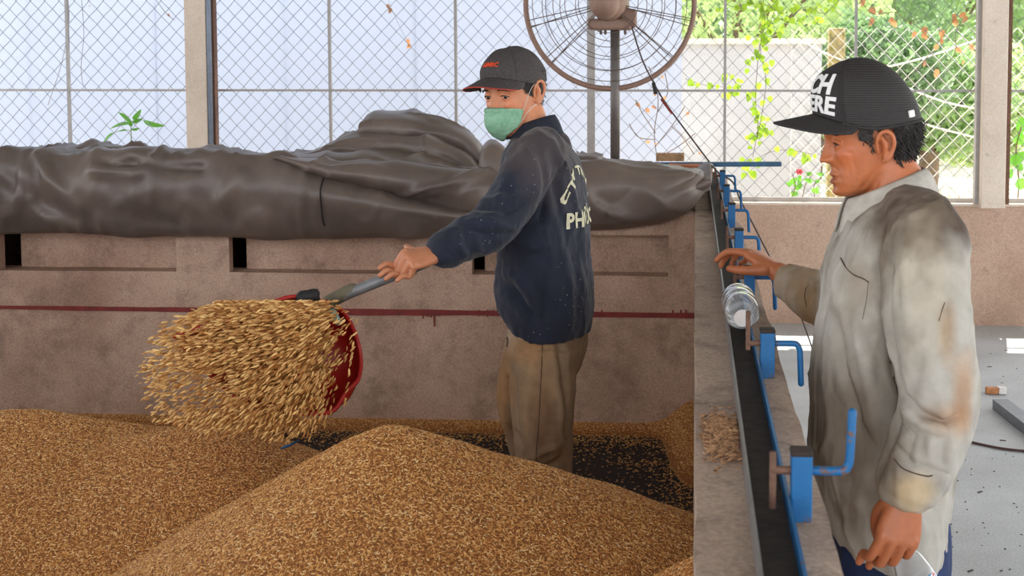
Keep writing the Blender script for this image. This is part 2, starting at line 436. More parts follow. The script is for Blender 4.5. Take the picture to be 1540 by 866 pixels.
p = MB().box((a[0]-.012, 8.70, .7), (a[0]+.012, 8.76, 3.3)).build('angle_bar', M_RUST); tag(p, 'rusty brown angle bar next to the blue-grey pipe', 'steel bar')
a = at(1473, 100, 8.72)
p = MB().box((a[0]-.020, 8.69, .80), (a[0]+.020, 8.76, 3.3)).build('angle_bar', M_FRAME); tag(p, 'grey steel frame upright beside the wide grey column', 'steel bar')
a = at(1518, 100, 8.72)
p = MB().box((a[0]-.009, 8.69, .80), (a[0]+.009, 8.76, 3.3)).build('angle_bar', M_RUST); tag(p, 'narrow rusty upright on the outer side of the wide grey column', 'steel bar')

# ------------------------------------------------------------------ beyond the fence
xa, xb = at(-700, 100, 10.4)[0], at(1024, 100, 10.4)[0]
sh = thing('sheet_wall', 'tall pale blue translucent sheet wall behind the fence', 'wall', ((xa+xb)/2, 10.4, 0))
n = 9
for i in range(n):
    a, b = xa+(xb-xa)*i/n, xa+(xb-xa)*(i+1)/n
    MB().box((a+.004, 10.4+.006*(i % 2), -.04), (b+.006, 10.412+.006*(i % 2), 4.2)).build('sheet', M_SHEET, sh)
M_WHITEWALL = concrete('whitewash', srgb(160, 161, 163), srgb(176, 177, 179), srgb(146, 146, 146), st=(.6, .9))
xa, xb = at(1000, 100, 12.5)[0], at(1236, 100, 12.5)[0]
zt = at(1130, 66, 12.5)[2]
ww = MB().box((xa, 12.5, -.05), (xb, 12.7, zt)).build('yard_wall', M_WHITEWALL); tag(ww, 'low whitewashed yard wall beyond the fence below the trees', 'wall')
MB().box((xa, 12.45, zt), (xb+.03, 12.75, zt+.05)).build('coping', M_GROUND, ww)
# ------------------------------------------------------------------ tarp piled on the duct
def tarp_mat():
    q = NT('tarp_canvas'); n = q.noise(3, 5, .65); f = q.noise(260, 2); d = q.noise(40, 6, .75)
    c = q.ramp(n, [(.3, srgb(98, 86, 79)), (.7, srgb(126, 111, 101))])
    c = q.mix(q.ramp(d, [(.62, 0.0), (.8, .35)]), c, srgb(158, 140, 122))
    q.col(c); q.set(Roughness=.40); q.p.inputs['Specular IOR Level'].default_value = .55; q.bump(q.mix(.4, d, f), .12, .003); return q.m
M_TARP = tarp_mat()
tarp = thing('tarpaulin', 'dark grey canvas tarpaulin heaped in folds along the bin wall', 'tarp', (-1.5, 5.6, 1.0))
def rest(V):
    """cloth lies on the wall top and the duct roof, never below them"""
    V = np.array(V); k = (V[:, 1] > YB-.012) & (V[:, 2] < ZW+.006); V[k, 2] = ZW+.006; return V
def sheet(name, rows, ncol=90, sub=6, amp=.012, scale=4, seed=0, ridge=.026, mat=None, parent=None, solid=.006):
    """a cloth sheet through rows of (pixel x, pixel y, depth) points"""
    R = []
    for r in rows:
        P = np.array([at(*p) for p in r]); R.append(resample(P, ncol))
    R = np.array(R); G = catmull(R.reshape(len(R), -1), sub).reshape(-1, ncol, 3); m = len(G)
    V = G.reshape(-1, 3)
    D = amp*vnoise(V*np.array((1, 1, 1.2)), scale, 3, seed)
    V = V+np.c_[D*.25, -np.abs(D)*1.0+D*.2, D*.45]
    c, s_ = math.cos(.5+seed), math.sin(.5+seed); W_ = np.c_[V[:, 0]*c*1.0+V[:, 2]*s_, V[:, 1], (-V[:, 0]*s_+V[:, 2]*c)*2.6]
    rg = (1-np.abs(vnoise(W_, 2.3, 2, seed+40)))**7+.5*(1-np.abs(vnoise(W_[:, [2, 1, 0]], 3.1, 2, seed+60)))**9
    V = rest(V); me = MB().add(V, grid_faces(m, ncol)).mesh(name, True); N_ = get_n(me); N_ *= np.where(N_[:, 1:2] > .2, -1, 1)
    fade = np.clip(np.repeat(np.arange(m)/m, ncol)*5-.6, 0, 1); set_v(me, rest(V+N_*(ridge*rg*fade)[:, None]))
    o = obj(name, me, mat or M_TARP, parent if parent is not None else tarp, solid=solid)
    return o
def row(pts, Y): return [(p[0], p[1], p[2] if len(p) > 2 else Y) for p in pts]
A = sheet('front_fold', [
    row([(-260, 338), (0, 343), (262, 349), (480, 352), (620, 348), (800, 338)], 5.46),
    row([(-260, 342), (0, 347), (130, 350), (262, 355), (480, 358), (620, 354), (720, 347), (800, 342)], 5.43),
    row([(-260, 330), (0, 332), (262, 338), (480, 342), (620, 342), (800, 340)], 5.36),
    row([(-260, 280), (0, 280), (200, 282), (330, 282), (480, 296), (620, 318), (800, 339)], 5.30),
    row([(-260, 240), (0, 238), (90, 240), (200, 239), (300, 237), (420, 242), (482, 264), (620, 302), (800, 338)], 5.36),
    row([(-260, 234), (0, 228), (90, 233), (200, 231), (300, 230), (420, 234), (482, 256), (620, 296), (800, 336)], 5.48),
    row([(-260, 236), (0, 231), (90, 236), (200, 234), (300, 233), (420, 236), (482, 262), (620, 300), (800, 338)], 5.8),
    row([(-260, 240), (0, 238), (90, 240), (200, 240), (300, 240), (420, 244), (482, 266), (620, 302), (800, 338)], 6.3)],
    220, 9, .034, 3.2, 1)
# deep creases that the weight of the cloth draws in it
V = get_v(A.data); Q = proj(V)
for poly, w, h in [([(0, 262), (60, 300), (110, 318)], 14, -.025), ([(60, 236), (75, 270), (110, 310)], 9, .03), ([(230, 240), (210, 262), (140, 258)], 8, .028), ([(190, 240), (250, 250), (300, 252)], 7, -.03),
                   ([(360, 262), (345, 290), (330, 312)], 12, .022), ([(262, 330), (270, 350)], 10, -.015), ([(120, 300), (170, 322), (262, 333)], 10, -.014), ([(150, 240), (170, 246), (200, 242)], 6, -.03)]:
    d, t = polydist(Q, poly); k = h*np.exp(-(d/w)**2); V = V+np.c_[k*0, -k, k*.5]
set_v(A.data, V)
sheet('back_rumple', [row([(60, 240), (150, 236), (260, 240)], 5.9), row([(60, 230), (150, 222), (200, 224), (260, 234)], 5.95), row([(60, 228), (110, 221), (150, 221), (200, 224), (250, 233)], 6.1), row([(60, 238), (150, 234), (250, 240)], 6.5)], 50, 5, .02, 5, 4)
sheet('middle_fold', [
    row([(412, 246), (482, 270), (620, 308), (740, 340), (840, 352)], 5.44),
    row([(412, 240), (482, 262), (620, 300), (740, 332), (840, 346)], 5.38),
    row([(412, 236), (482, 256), (620, 280), (740, 300), (840, 316)], 5.31),
    row([(420, 236), (500, 255), (560, 257), (620, 256), (740, 272), (840, 290)], 5.33),
    row([(424, 235), (500, 250), (545, 251), (575, 247), (600, 243), (650, 250), (740, 262), (840, 280)], 5.42),
    row([(424, 236), (500, 252), (545, 252), (575, 251), (600, 250), (650, 254), (740, 266), (840, 286)], 5.6),
    row([(424, 240), (500, 256), (600, 254), (740, 272), (840, 292)], 5.9)], 150, 9, .022, 3, 6)
sheet('upper_fold', [
    row([(424, 244), (500, 256), (560, 256), (600, 252), (660, 258), (720, 272)], 5.50),
    row([(424, 236), (490, 240), (540, 240), (570, 236), (600, 246), (660, 246), (722, 266)], 5.47),
    row([(426, 232), (480, 228), (530, 226), (555, 222), (600, 232), (655, 244), (718, 262)], 5.60),
    row([(428, 238), (480, 236), (530, 232), (560, 224), (610, 226), (660, 238), (715, 262)], 5.72),
    row([(430, 240), (480, 229), (520, 216), (560, 212), (620, 214), (670, 222), (716, 258)], 5.74),
    row([(440, 236), (484, 224), (520, 209), (560, 205), (620, 206), (665, 212), (700, 230), (722, 258)], 5.80),
    row([(440, 242), (484, 230), (520, 216), (560, 210), (620, 210), (665, 216), (700, 236), (722, 262)], 6.1)], 150, 9, .035, 4.5, 9)
sheet('crest_fold', [
    row([(530, 216), (560, 212), (610, 212), (660, 216), (700, 240), (748, 284)], 5.86),
    row([(536, 206), (556, 200), (610, 200), (650, 200), (690, 214), (722, 246), (750, 278)], 5.84),
    row([(544, 192), (560, 186), (610, 188), (650, 194), (690, 204), (724, 236), (750, 276)], 5.86),
    row([(552, 176), (566, 172), (610, 174), (655, 180), (690, 194), (722, 226), (750, 272)], 5.95),
    row([(557, 170), (570, 165.5), (610, 171), (655, 175), (688, 187), (718, 216), (748, 268)], 6.08),
    row([(557, 178), (570, 172), (610, 176), (655, 180), (688, 192), (716, 222), (746, 272)], 6.3),
    row([(550, 200), (570, 196), (610, 198), (655, 202), (688, 214), (716, 240), (746, 284)], 6.6)], 140, 9, .03, 4.5, 12)
rl = MB(); rl.limb([at(748, 305, 5.52), at(748, 262, 5.48), at(744, 240, 5.5), at(740, 226, 5.6)], [.07, .075, .068, .045], 28, 6)
me = rl.mesh('rolled_end', True); Vv = get_v(me); Nn = get_n(me); set_v(me, rest(Vv+Nn*(.012*vnoise(Vv, 12, 3))[:, None])); obj('rolled_end', me, M_TARP, tarp)
Rr = sheet('draped_end', [
    row([(730, 344), (880, 340), (960, 334), (1000, 326), (1030, 312), (1047, 292)], 5.50),
    row([(730, 350), (880, 346), (960, 341), (1000, 334), (1030, 320), (1050, 302)], 5.47),
    row([(730, 330), (880, 326), (960, 322), (1000, 316), (1034, 304), (1056, 290, 5.5)], 5.40),
    row([(730, 300), (880, 284), (960, 286), (1000, 288), (1036, 284), (1062, 274, 5.55)], 5.38),
    row([(730, 280), (880, 256), (960, 262), (1000, 266), (1040, 268), (1068, 262, 5.75)], 5.46),
    row([(730, 272), (880, 246), (930, 248), (990, 254), (1036, 264), (1070, 256, 6.0)], 5.62),
    row([(730, 274), (880, 247), (930, 249), (990, 256), (1036, 266), (1068, 260, 6.3)], 6.0),
    row([(730, 276), (880, 250), (930, 252), (990, 260), (1036, 268), (1062, 266)], 6.6)], 150, 9, .03, 4, 15)
sheet('corner_tuck', [row([(1040, 292), (1056, 286), (1068, 280)], 5.46), row([(1034, 286), (1054, 276), (1070, 270)], 5.42), row([(1036, 276), (1056, 264), (1072, 258)], 5.6), row([(1040, 268), (1058, 258), (1074, 253)], 5.9), row([(1040, 270), (1058, 260), (1074, 256)], 6.4)], 40, 6, .012, 9, 18)
sheet('bunched_corner', [row([(868, 250), (890, 246), (905, 250)], 5.7), row([(868, 240), (885, 237), (905, 244)], 5.75), row([(868, 236), (885, 234), (905, 240)], 5.9), row([(868, 246), (885, 244), (905, 248)], 6.2)], 30, 5, .012, 9, 21)
# seam down the front fold
sm = MB(); P = [at(481, v, 5.27) for v in (262, 285, 310, 335, 357)]
def snap(me, p):
    V = get_v(me); q = proj(np.array([p]))[0]; d = np.linalg.norm(proj(V)-q, axis=1); k = np.argsort(d)[:10]; j = k[np.argmin(V[k, 1])]
    return V[j]
P = [np.array((p[0], snap(A.data, p)[1]-.005, p[2])) for p in P]
sm.limb(P, .0035, 6, 4); sm.build('seam', plain('tarp_seam', srgb(34, 28, 28), .7), tarp, True)

# ------------------------------------------------------------------ odds and ends on the far corner
M_WOOD = plain('raw_wood', srgb(178, 142, 104), .8, 0, var=.3, scale=50)
M_BRICK = plain('orange_clay', srgb(176, 104, 66), .85, 0, var=.25, scale=30)
a, b = at(880, 248, 6.9), at(1175, 246.5, 6.9)
ztop = at(1050, 247, 6.9)[2]
o = MB().bar((a[0], 6.9, a[2]), (b[0], 6.9, b[2]), .05, .024).build('flat_bar', plain('dull_blue_bar', srgb(58, 96, 128), .5, .2, var=.25), bevel=.002); tag(o, 'long dull blue flat bar jutting out past the bin corner', 'steel bar')
a = at(1008, 244, 7.1); o = MB().box((a[0]-.075, 7.05, ztop+.005), (a[0]+.075, 7.15, ztop+.045)).build('wood_block', M_WOOD, bevel=.004); tag(o, 'short raw wood block lying beside the fan pole', 'wood block')
a = at(1038, 256, 6.6); v, f = subbox((a[0]-.11, 6.55, a[2]-.03), (a[0]+.11, 6.72, a[2]+.026), 8, 4, 3, .006, 14, 3)
o = MB().add(v, f).build('clay_slab', M_BRICK, smooth=True); tag(o, 'orange brown clay slab tucked under the blue flat bar', 'slab')

# ------------------------------------------------------------------ big fan on a pole
M_FAN = plain('fan_taupe', srgb(150, 120, 104), .55, .1, var=.12, scale=40)
M_FANWIRE = plain('fan_wire', srgb(104, 88, 80), .5, .3)
YFN = 7.45
fc = at(917, 6, YFN); Rf = abs(at(1047, 6, YFN)[0]-at(787, 6, YFN)[0])/2
fan = thing('pedestal_fan', 'large taupe industrial fan in a wire cage on a grey pole', 'fan', (at(925, 247, YFN)[0], YFN, at(925, 247, YFN)[2]))
def ring(mb, c, R, r, n=72, ns=8, squash=0):
    th = np.arange(n)/n*2*PI; ph = np.arange(ns)/ns*2*PI
    V = [(c[0]+(R+r*math.cos(p))*math.cos(t), c[1]+r*math.sin(p)*1.2, c[2]+(R+r*math.cos(p))*math.sin(t)) for t in th for p in ph]
    mb.add(V, [(i*ns+j, i*ns+(j+1) % ns, ((i+1) % n)*ns+(j+1) % ns, ((i+1) % n)*ns+j) for i in range(n) for j in range(ns)])
rm = MB(); ring(rm, fc, Rf-.012, .015); rm.build('cage_rim', M_FAN, fan, True)
dome = lambda q, s: (fc[0], fc[1]+s*(.13*(1-q**2.2)+.01), fc[2])
for s in (-1, 1):
    for q in ((.34, .50, .64, .77, .89) if s < 0 else (.42, .60, .76)):
        m = MB(); ring(m, dome(q, s), Rf*q, .0022, 60, 5); m.build('cage_ring', M_FANWIRE, fan, True)
    for ang in (14, 42, 138, 166, 194, 223, 318, 347, 90):
        for da in (-2.6, 2.6):
            if s > 0 and da > 0: continue
            t = math.radians(ang+da+(4 if s > 0 else 0)); P = []
            for q in (.18, .4, .6, .8, .95): c = dome(q, s); P.append((c[0]+Rf*q*math.cos(t), c[1]-.004*(s < 0), c[2]+Rf*q*math.sin(t)))
            MB().limb(P, .0028, 6, 3).build('cage_spoke', M_FANWIRE, fan, True)
mt = MB(); mt.limb([(fc[0], fc[1]-.17, fc[2]), (fc[0], fc[1]+.10, fc[2])], [.098, .105], 32, 3); mt.build('motor_drum', M_FAN, fan, True)
mt = MB(); mt.limb([(fc[0]-.012, fc[1]-.20, fc[2]-.01), (fc[0]-.012, fc[1]-.285, fc[2]-.01)], [.085, .080], 32, 2); mt.build('motor_cap', M_FAN, fan, True)
mt = MB(); mt.box((fc[0]-.115, fc[1]-.10, fc[2]-.145), (fc[0]+.125, fc[1]+.08, fc[2]-.085)); mt.box((fc[0]+.06, fc[1]-.08, fc[2]-.13), (fc[0]+.15, fc[1]+.06, fc[2]-.03)); mt.build('yoke', M_FAN, fan, bevel=.012)
for dx in (-.045, -.02, .09):
    MB().limb([(fc[0]+dx, fc[1]-.07, fc[2]-.14), (fc[0]+dx, fc[1]-.07, fc[2]-.165)], .008, 8, 1).build('bolt', M_FANWIRE, fan)
pb = at(925, 247, YFN)
MB().limb([(pb[0], YFN, pb[2]-.02), (pb[0], YFN, fc[2]-.10)], [.0265, .0265], 20, 2, cap=False).build('pole', plain('fan_pole_grey', srgb(116, 110, 106), .45, .4), fan, True)
MB().limb([(pb[0], YFN, pb[2]-.055), (pb[0], YFN, pb[2]+.01)], [.06, .05], 20, 1, cap=False).build('pole_base', M_STEELGREY, fan, True)
MB().box((pb[0]-.14, YFN-.12, ZW-.02), (pb[0]+.14, YFN+.12, pb[2]-.05)).build('pole_plinth', M_COLUMN, fan)
cb = MB(); cb.limb([at(950, 40, 7.40), at(966, 90, 7.28), at(985, 128, 7.25), at(1003, 158, 7.2), at(1040, 208, 7.1), at(1072, 250, 7.0), at(1085, 263, 6.9), at(1102, 274, 6.9), at(1114, 302, 6.95), at(1132, 336, 7.1), at(1166, 402, 7.3), at(1194, 450, 7.5), (at(1224, 492, 7.8)[0], 7.8, .01)], .0045, 8, 6)
o = cb.build('power_cable', plain('dark_cable', srgb(72, 56, 54), .5), None, True); tag(o, 'dark power cable running slack from the fan down to the floor', 'cable')
MB().limb([at(983, 126, 7.24), at(986, 139, 7.23)], .011, 8, 1).build('tape_wrap', plain('black_tape', srgb(24, 22, 22), .5), o, True)
MB().limb([at(995, 150, 7.205), at(1010, 170, 7.165)], .0065, 8, 2).build('red_splice', M_RED, o, True)

# ------------------------------------------------------------------ empty bottle on the channel
def bottle_profile(): return [(.001, 0), (.022, 0), (.030, .003), (.034, .012), (.0345, .045), (.0325, .052), (.0345, .06), (.0345, .095), (.0325, .102), (.0345, .11), (.034, .125), (.026, .155), (.016, .172), (.0125, .18), (.0125, .2), (.001, .201)]
def lathe(prof, n=28):
    th = np.arange(n)/n*2*PI; V = [(r*math.cos(t), r*math.sin(t), z) for r, z in prof for t in th]
    return np.array(V), ringfaces(len(prof), n)
def place(V, base, axis, up=(0, 0, 1), s=1):
    z = np.asarray(axis, float); z /= np.linalg.norm(z); x = np.cross(up, z); x /= np.linalg.norm(x)+1e-9; y = np.cross(z, x)
    return np.asarray(base)+s*(V[:, :1]*x+V[:, 1:2]*y+V[:, 2:]*z)
pv, pf = lathe(bottle_profile())
bb = (.103, 2.80, ZW+.034+.036)
bt = thing('water_bottle', 'empty clear plastic bottle lying on the steel channel', 'bottle', bb)
obj('bottle_shell', MB().add(place(pv, bb, (-.04, 1, .06), s=1.08), pf).mesh('bottle_shell', True), M_CLEAR, bt, solid=.0012)
V, F = lathe([(.001, -.0022), (.017, -.0022), (.017, -.0008), (.001, -.0008)], 24); V = place(V+np.array((0, -.008, 0)), bb, (-.04, 1, .06), s=1.08)
obj('base_disc', MB().add(V, F).mesh('base_disc'), plain('milky_plastic', srgb(226, 218, 212), .5), bt)

# ------------------------------------------------------------------ things on the floor
a, b = atz(1504, 606, .03), atz(1600, 680, .03)
pa, pb2 = np.array((a[0], a[1], .0)), np.array((b[0], b[1], .0)); pd = (pb2-pa)/np.linalg.norm(pb2-pa); pn = np.array((pd[1], -pd[0], 0))
pr = MB(); pr.bar(pa+(0, 0, .002), pb2+(0, 0, .002), .075, .004); pr.bar(pa+(0, 0, .048), pb2+(0, 0, .048), .075, .004)
for sg in (-1, 1): pr.bar(pa+pn*sg*.0355+(0, 0, .025), pb2+pn*sg*.0355+(0, 0, .025), .004, .044)
o = pr.build('steel_profile', plain('zinc_profile', srgb(128, 134, 142), .4, .4)); tag(o, 'grey square steel profile lying on the concrete floor', 'steel bar')
a = atz(1497, 592, .0); v, f = subbox((a[0]-.05, a[1]-.02, .0), (a[0]+.05, a[1]+.03, .028), 8, 4, 3, .008, 18, 5)
o = MB().add(v+np.array((0, 0, .004)), f).build('crushed_packet', plain('packet_orange', srgb(186, 124, 76), .6, var=.4, scale=26), smooth=True); tag(o, 'small crushed orange and white packet dropped on the floor', 'packet')
v, f = subbox((a[0]+.012, a[1]-.023, .004), (a[0]+.052, a[1]+.02, .036), 4, 3, 3, .006, 18, 6); MB().add(v, f).build('white_flap', plain('packet_white', srgb(236, 232, 228), .6), o)
o = MB().limb([atz(1380, 640, .006), atz(1445, 660, .006), atz(1480, 669, .006), atz(1520, 676, .006), atz(1580, 681, .006)], .0055, 8, 6).build('floor_cable', plain('brown_cable', srgb(84, 56, 56), .5), None, True); tag(o, 'thin brown cable snaking over the concrete floor', 'cable')
dm = MB()
for i in range(220):
    u, v = RNG.uniform(1225, 1600), RNG.uniform(500, 900); p = atz(u, v, 0); s = RNG.uniform(.0015, .005)*(1 if i % 12 else 3); t = RNG.uniform(0, PI)
    if abs((p-pa)@pn) < .06 and (p-pa)@pd > -.03: continue
    dd = np.array((math.cos(t), math.sin(t), 0))*s; dm.bar(p-dd+(0, 0, .002), p+dd+(0, 0, .002), s*.5, .003)
o = dm.build('floor_litter', plain('dark_litter', srgb(86, 78, 72), .8, var=.4)); tag(o, 'scattered dark crumbs and chaff on the pale floor', 'litter', kind='stuff')
# ------------------------------------------------------------------ rice grain
def grain_mat():
    q = NT('paddy_grain'); oi = q.n('ShaderNodeObjectInfo'); a = q.n('ShaderNodeVertexColor', layer_name='Col')
    c = q.ramp(oi.outputs['Random'], [(0, srgb(128, 74, 32)), (.2, srgb(182, 118, 56)), (.55, srgb(216, 154, 82)), (.85, srgb(238, 188, 118)), (1, srgb(248, 220, 166))])
    q.col(c); q.set(Roughness=.5); return q.m
M_GRAIN = grain_mat()
q = NT('grain_bed'); n1 = q.noise(150, 3, .7, (1, 1, 1)); q.col(q.ramp(n1, [(.3, srgb(110, 64, 28)), (.55, srgb(166, 106, 52)), (.75, srgb(206, 146, 82))])); q.set(Roughness=.7); q.bump(n1, .8, .006); M_BED = q.m
P1 = at(590, 641, 2.95); P2 = at(50, 617, 3.7)
def heap(x, y):
    def cone(px, py, pz, sl, sr, sn, sf, soft):
        dx, dy = x-px, y-py
        kx = np.where(dx < 0, sl, sr); ky = np.where(dy < 0, sn, sf)
        r = np.sqrt((kx*dx)**2+(ky*dy)**2+soft**2)-soft; return pz-r
    P = np.c_[x.ravel(), y.ravel(), 0*x.ravel()]
    h1 = cone(P1[0], P1[1], P1[2], .62, .40, .42, .66, .035)
    h2 = cone(P2[0], P2[1], P2[2], .25, .24, .36, .62, .05)
    h3 = cone(at(330, 645, 3.6)[0], 3.6, at(330, 645, 3.6)[2], .14, .42, .40, .62, .03)
    h4 = cone(at(1075, 812, 2.45)[0], 2.45, at(1070, 826, 2.45)[2], .75, .75, .7, .7, .02)
    h = np.maximum.reduce([h1, h2, h3, h4])
    n = vnoise(P, 1.6, 3, 2).reshape(x.shape)*.022+vnoise(P, 9, 2, 5).reshape(x.shape)*.006
    # thin leftovers on the floor, banked against the walls
    bank = ZF-.02+.05*np.exp(-((y-YB)/.10)**2)+.10*np.exp(-((x-BX0)/.10)**2)*np.clip((y-4.2)/1.2, 0, 1)**2
    return np.maximum(h+n, bank)
nx, ny = 230, 260
gx = np.linspace(-3.1, BX0+.003, nx); gy = np.linspace(1.35, YB+.01, ny); X, Y = np.meshgrid(gx, gy)
Z = heap(X, Y); Z = np.minimum(Z, ZW-.12)
V = np.c_[X.ravel(), Y.ravel(), Z.ravel()]
me = MB().add(V, grid_faces(ny, nx)).mesh('grain_heap', True)
heapo = obj('grain_heap', me, M_BED); tag(heapo, 'heaped golden brown paddy rice filling the drying bin', 'rice', kind='stuff')
# weight: only dense where there is a heap
w = np.clip((Z-ZF-.005)/.02, 0, 1).ravel()*np.clip((proj(V)[:, 1] < 1010), 0, 1)*(proj(V)[:, 0] > -60)
da = me.attributes.new('dens', 'FLOAT', 'POINT'); da.data.foreach_set('value', w.astype(np.float32))
def grain_proto(L=.0048, r=.00150):
    V, F = lathe([(.0002, -L), (r*.8, -L*.55), (r, 0), (r*.75, L*.6), (.0002, L)], 5)
    V[:, 0] += .10*L*(V[:, 2]/L)**2; return V, F
gv, gf = grain_proto()
gme = MB().add(gv, gf).mesh('rice_grain', True); gme.materials.append(M_GRAIN)
gob = bpy.data.objects.new('rice_grain', gme)            # the grain the heap is strewn with; not in the scene itself
ng = bpy.data.node_groups.new('strew_grain', 'GeometryNodeTree')
ng.interface.new_socket('Geometry', in_out='INPUT', socket_type='NodeSocketGeometry'); ng.interface.new_socket('Geometry', in_out='OUTPUT', socket_type='NodeSocketGeometry')
N = ng.nodes; L = ng.links
gi, go = N.new('NodeGroupInput'), N.new('NodeGroupOutput')
dp = N.new('GeometryNodeDistributePointsOnFaces'); dp.distribute_method = 'RANDOM'
at_ = N.new('GeometryNodeInputNamedAttribute'); at_.data_type = 'FLOAT'; at_.inputs['Name'].default_value = 'dens'
mu = N.new('ShaderNodeMath'); mu.operation = 'MULTIPLY'; mu.inputs[1].default_value = 46000
L.new(at_.outputs['Attribute'], mu.inputs[0]); L.new(gi.outputs[0], dp.inputs['Mesh']); L.new(mu.outputs[0], dp.inputs['Density'])
io = N.new('GeometryNodeInstanceOnPoints'); oi = N.new('GeometryNodeObjectInfo'); oi.inputs['Object'].default_value = gob; oi.inputs['As Instance'].default_value = True
rv = N.new('FunctionNodeRandomValue'); rv.data_type = 'FLOAT_VECTOR'; rv.inputs[0].default_value = (1.0, -.3, 0); rv.inputs[1].default_value = (2.1, .3, 6.283)
rs = N.new('FunctionNodeRandomValue'); rs.data_type = 'FLOAT'; rs.inputs[2].default_value = .8; rs.inputs[3].default_value = 1.3; rs.inputs['Seed'].default_value = 5
cr = N.new('FunctionNodeRotateRotation')
er = N.new('FunctionNodeEulerToRotation'); L.new(rv.outputs[0], er.inputs[0])
L.new(dp.outputs['Rotation'], cr.inputs[0]); L.new(er.outputs[0], cr.inputs[1]); cr.rotation_space = 'LOCAL'
L.new(dp.outputs['Points'], io.inputs['Points']); L.new(oi.outputs['Geometry'], io.inputs['Instance']); L.new(cr.outputs[0], io.inputs['Rotation']); L.new(rs.outputs[1], io.inputs['Scale'])
jn = N.new('GeometryNodeJoinGeometry'); L.new(gi.outputs[0], jn.inputs[0]); L.new(io.outputs[0], jn.inputs[0]); L.new(jn.outputs[0], go.inputs[0])
md = heapo.modifiers.new('grains', 'NODES'); md.node_group = ng

def strewn(name, P, D, S, mat, label, cat, parent=None, proto=None, colmix=None):
    """many separate grains as one mesh: places P, long axes D, sizes S"""
    gv_, gf_ = proto or grain_proto(); n, k = len(P), len(gv_); D = D/np.linalg.norm(D, axis=1)[:, None]
    ref = np.where(np.abs(D[:, 2:]) < .9, np.array((0, 0, 1.0)), np.array((1.0, 0, 0))); A = np.cross(D, ref); A /= np.linalg.norm(A, axis=1)[:, None]; B = np.cross(D, A)
    S = np.asarray(S); V = P[:, None]+S[:, None, None]*(gv_[None, :, :1]*A[:, None]+gv_[None, :, 1:2]*B[:, None]+gv_[None, :, 2:]*D[:, None])
    F = np.concatenate([np.array([f for f in gf_ if len(f) == 4])[None]+(np.arange(n)*k)[:, None, None]]).reshape(-1, 4)
    me = bpy.data.meshes.new(name); me.from_pydata(V.reshape(-1, 3).tolist(), [], F.tolist()); me.shade_smooth()
    t = RNG.random(n)[:, None]; lo, hi = colmix or (np.array(srgb(150, 92, 40)[:3]), np.array(srgb(238, 190, 120)[:3])); C = lo+(hi-lo)*t
    paint(me, np.repeat(C, k, axis=0)); o = obj(name, me, mat, parent); tag(o, label, cat, kind='stuff'); return o
M_GRAINCOL = attr_mat('loose_grain', .5, .1, 30, 0)
# sparse grain swept into streaks on the dark floor
n = 26000; P = np.c_[RNG.uniform(-1.75, BX0-.005, n), RNG.uniform(4.0, YB-.01, n), np.full(n, ZF+.0018)]
nn = vnoise(np.c_[P[:, 0]*2.4+P[:, 1]*1.3, P[:, 1]*5.0-P[:, 0]*1.2, P[:, 0]*0], 1.2, 3, 11)
dn = np.clip(.10+1.9*np.clip(nn, 0, 1)**1.3+1.6*np.exp(-((P[:, 1]-YB)/.22)**2)+1.2*np.exp(-((P[:, 0]-BX0)/.10)**2), 0, 1)
k = RNG.random(n) < dn*.8; P = P[k]; t = RNG.uniform(0, 2*PI, len(P))
strewn('floor_grain', P, np.c_[np.cos(t), np.sin(t), RNG.normal(0, .12, len(P))], RNG.uniform(.9, 1.4, len(P)), M_GRAINCOL, 'loose grain thinly strewn over the dark bin floor', 'rice')
# chaff and grain left on the side wall
n = 1500; a = atz(1085, 655, ZW); P = np.c_[RNG.normal(.045, .016, n), RNG.normal(a[1]-.02, .06, n), np.full(n, ZW+.006)]
P = P[(P[:, 0] > .012) & (P[:, 0] < .071)]; t = RNG.normal(.6, .6, len(P))
P[:, 2] += .008*RNG.random(len(P))*np.exp(-((P[:, 1]-a[1])/.05)**2)
strewn('spilled_grain', P, np.c_[np.cos(t), np.sin(t), RNG.normal(0, .25, len(P))], RNG.uniform(.8, 1.3, len(P)), M_GRAINCOL, 'dusty grain spilled on top of the bin side wall', 'rice', colmix=(np.array(srgb(120, 84, 56)[:3]), np.array(srgb(206, 160, 118)[:3])))
# straw bits on the heap
for i, (u, v, Y, L_, t) in enumerate([(306, 692, 3.3, .030, .5), (312, 688, 3.32, .026, 1.2), (322, 678, 3.35, .03, 1.9), (352, 675, 3.4, .024, 2.4), (442, 800, 2.72, .022, 1.6), (474, 806, 2.7, .034, 1.2), (724, 786, 2.75, .02, 1.3), (1010, 799, 2.95, .02, 2.6)]):
    p = at(u, v, Y)
    for _ in range(60):                     # slide along the sight line's ground point onto the heap
        hz = float(heap(np.array([[p[0]]]), np.array([[p[1]]]))[0, 0]); e = p[2]-hz
        if abs(e) < .002: break
        p = at(u, v, p[1]+e*.8)
    d = np.array((math.cos(t), .2, math.sin(t)*.7))*L_/2
    o = MB().limb([p-d+(0, -.004, .008), p+d*.1+(0, -.004, .009), p+d+(0, -.004, .008)], .0013, 5, 3).build('straw_stalk', plain('straw_%d' % i, srgb(222, 182, 118), .6), None, True)
    tag(o, ['straw stalk lowest of the cluster under the flying grain', 'straw stalk crossing the lowest one under the flying grain', 'upright straw stalk amid the cluster under the flying grain', 'lone straw stalk beside the cluster under the flying grain',
            'small straw stalk low on the near flank of the peaked mound', 'longest straw stalk on the flank of the peaked mound', 'straw stalk on the shaded flank of the mound below the worker', 'straw stalk on the low rice slope by the side wall'][i], 'straw', 'straw bits on the heap')
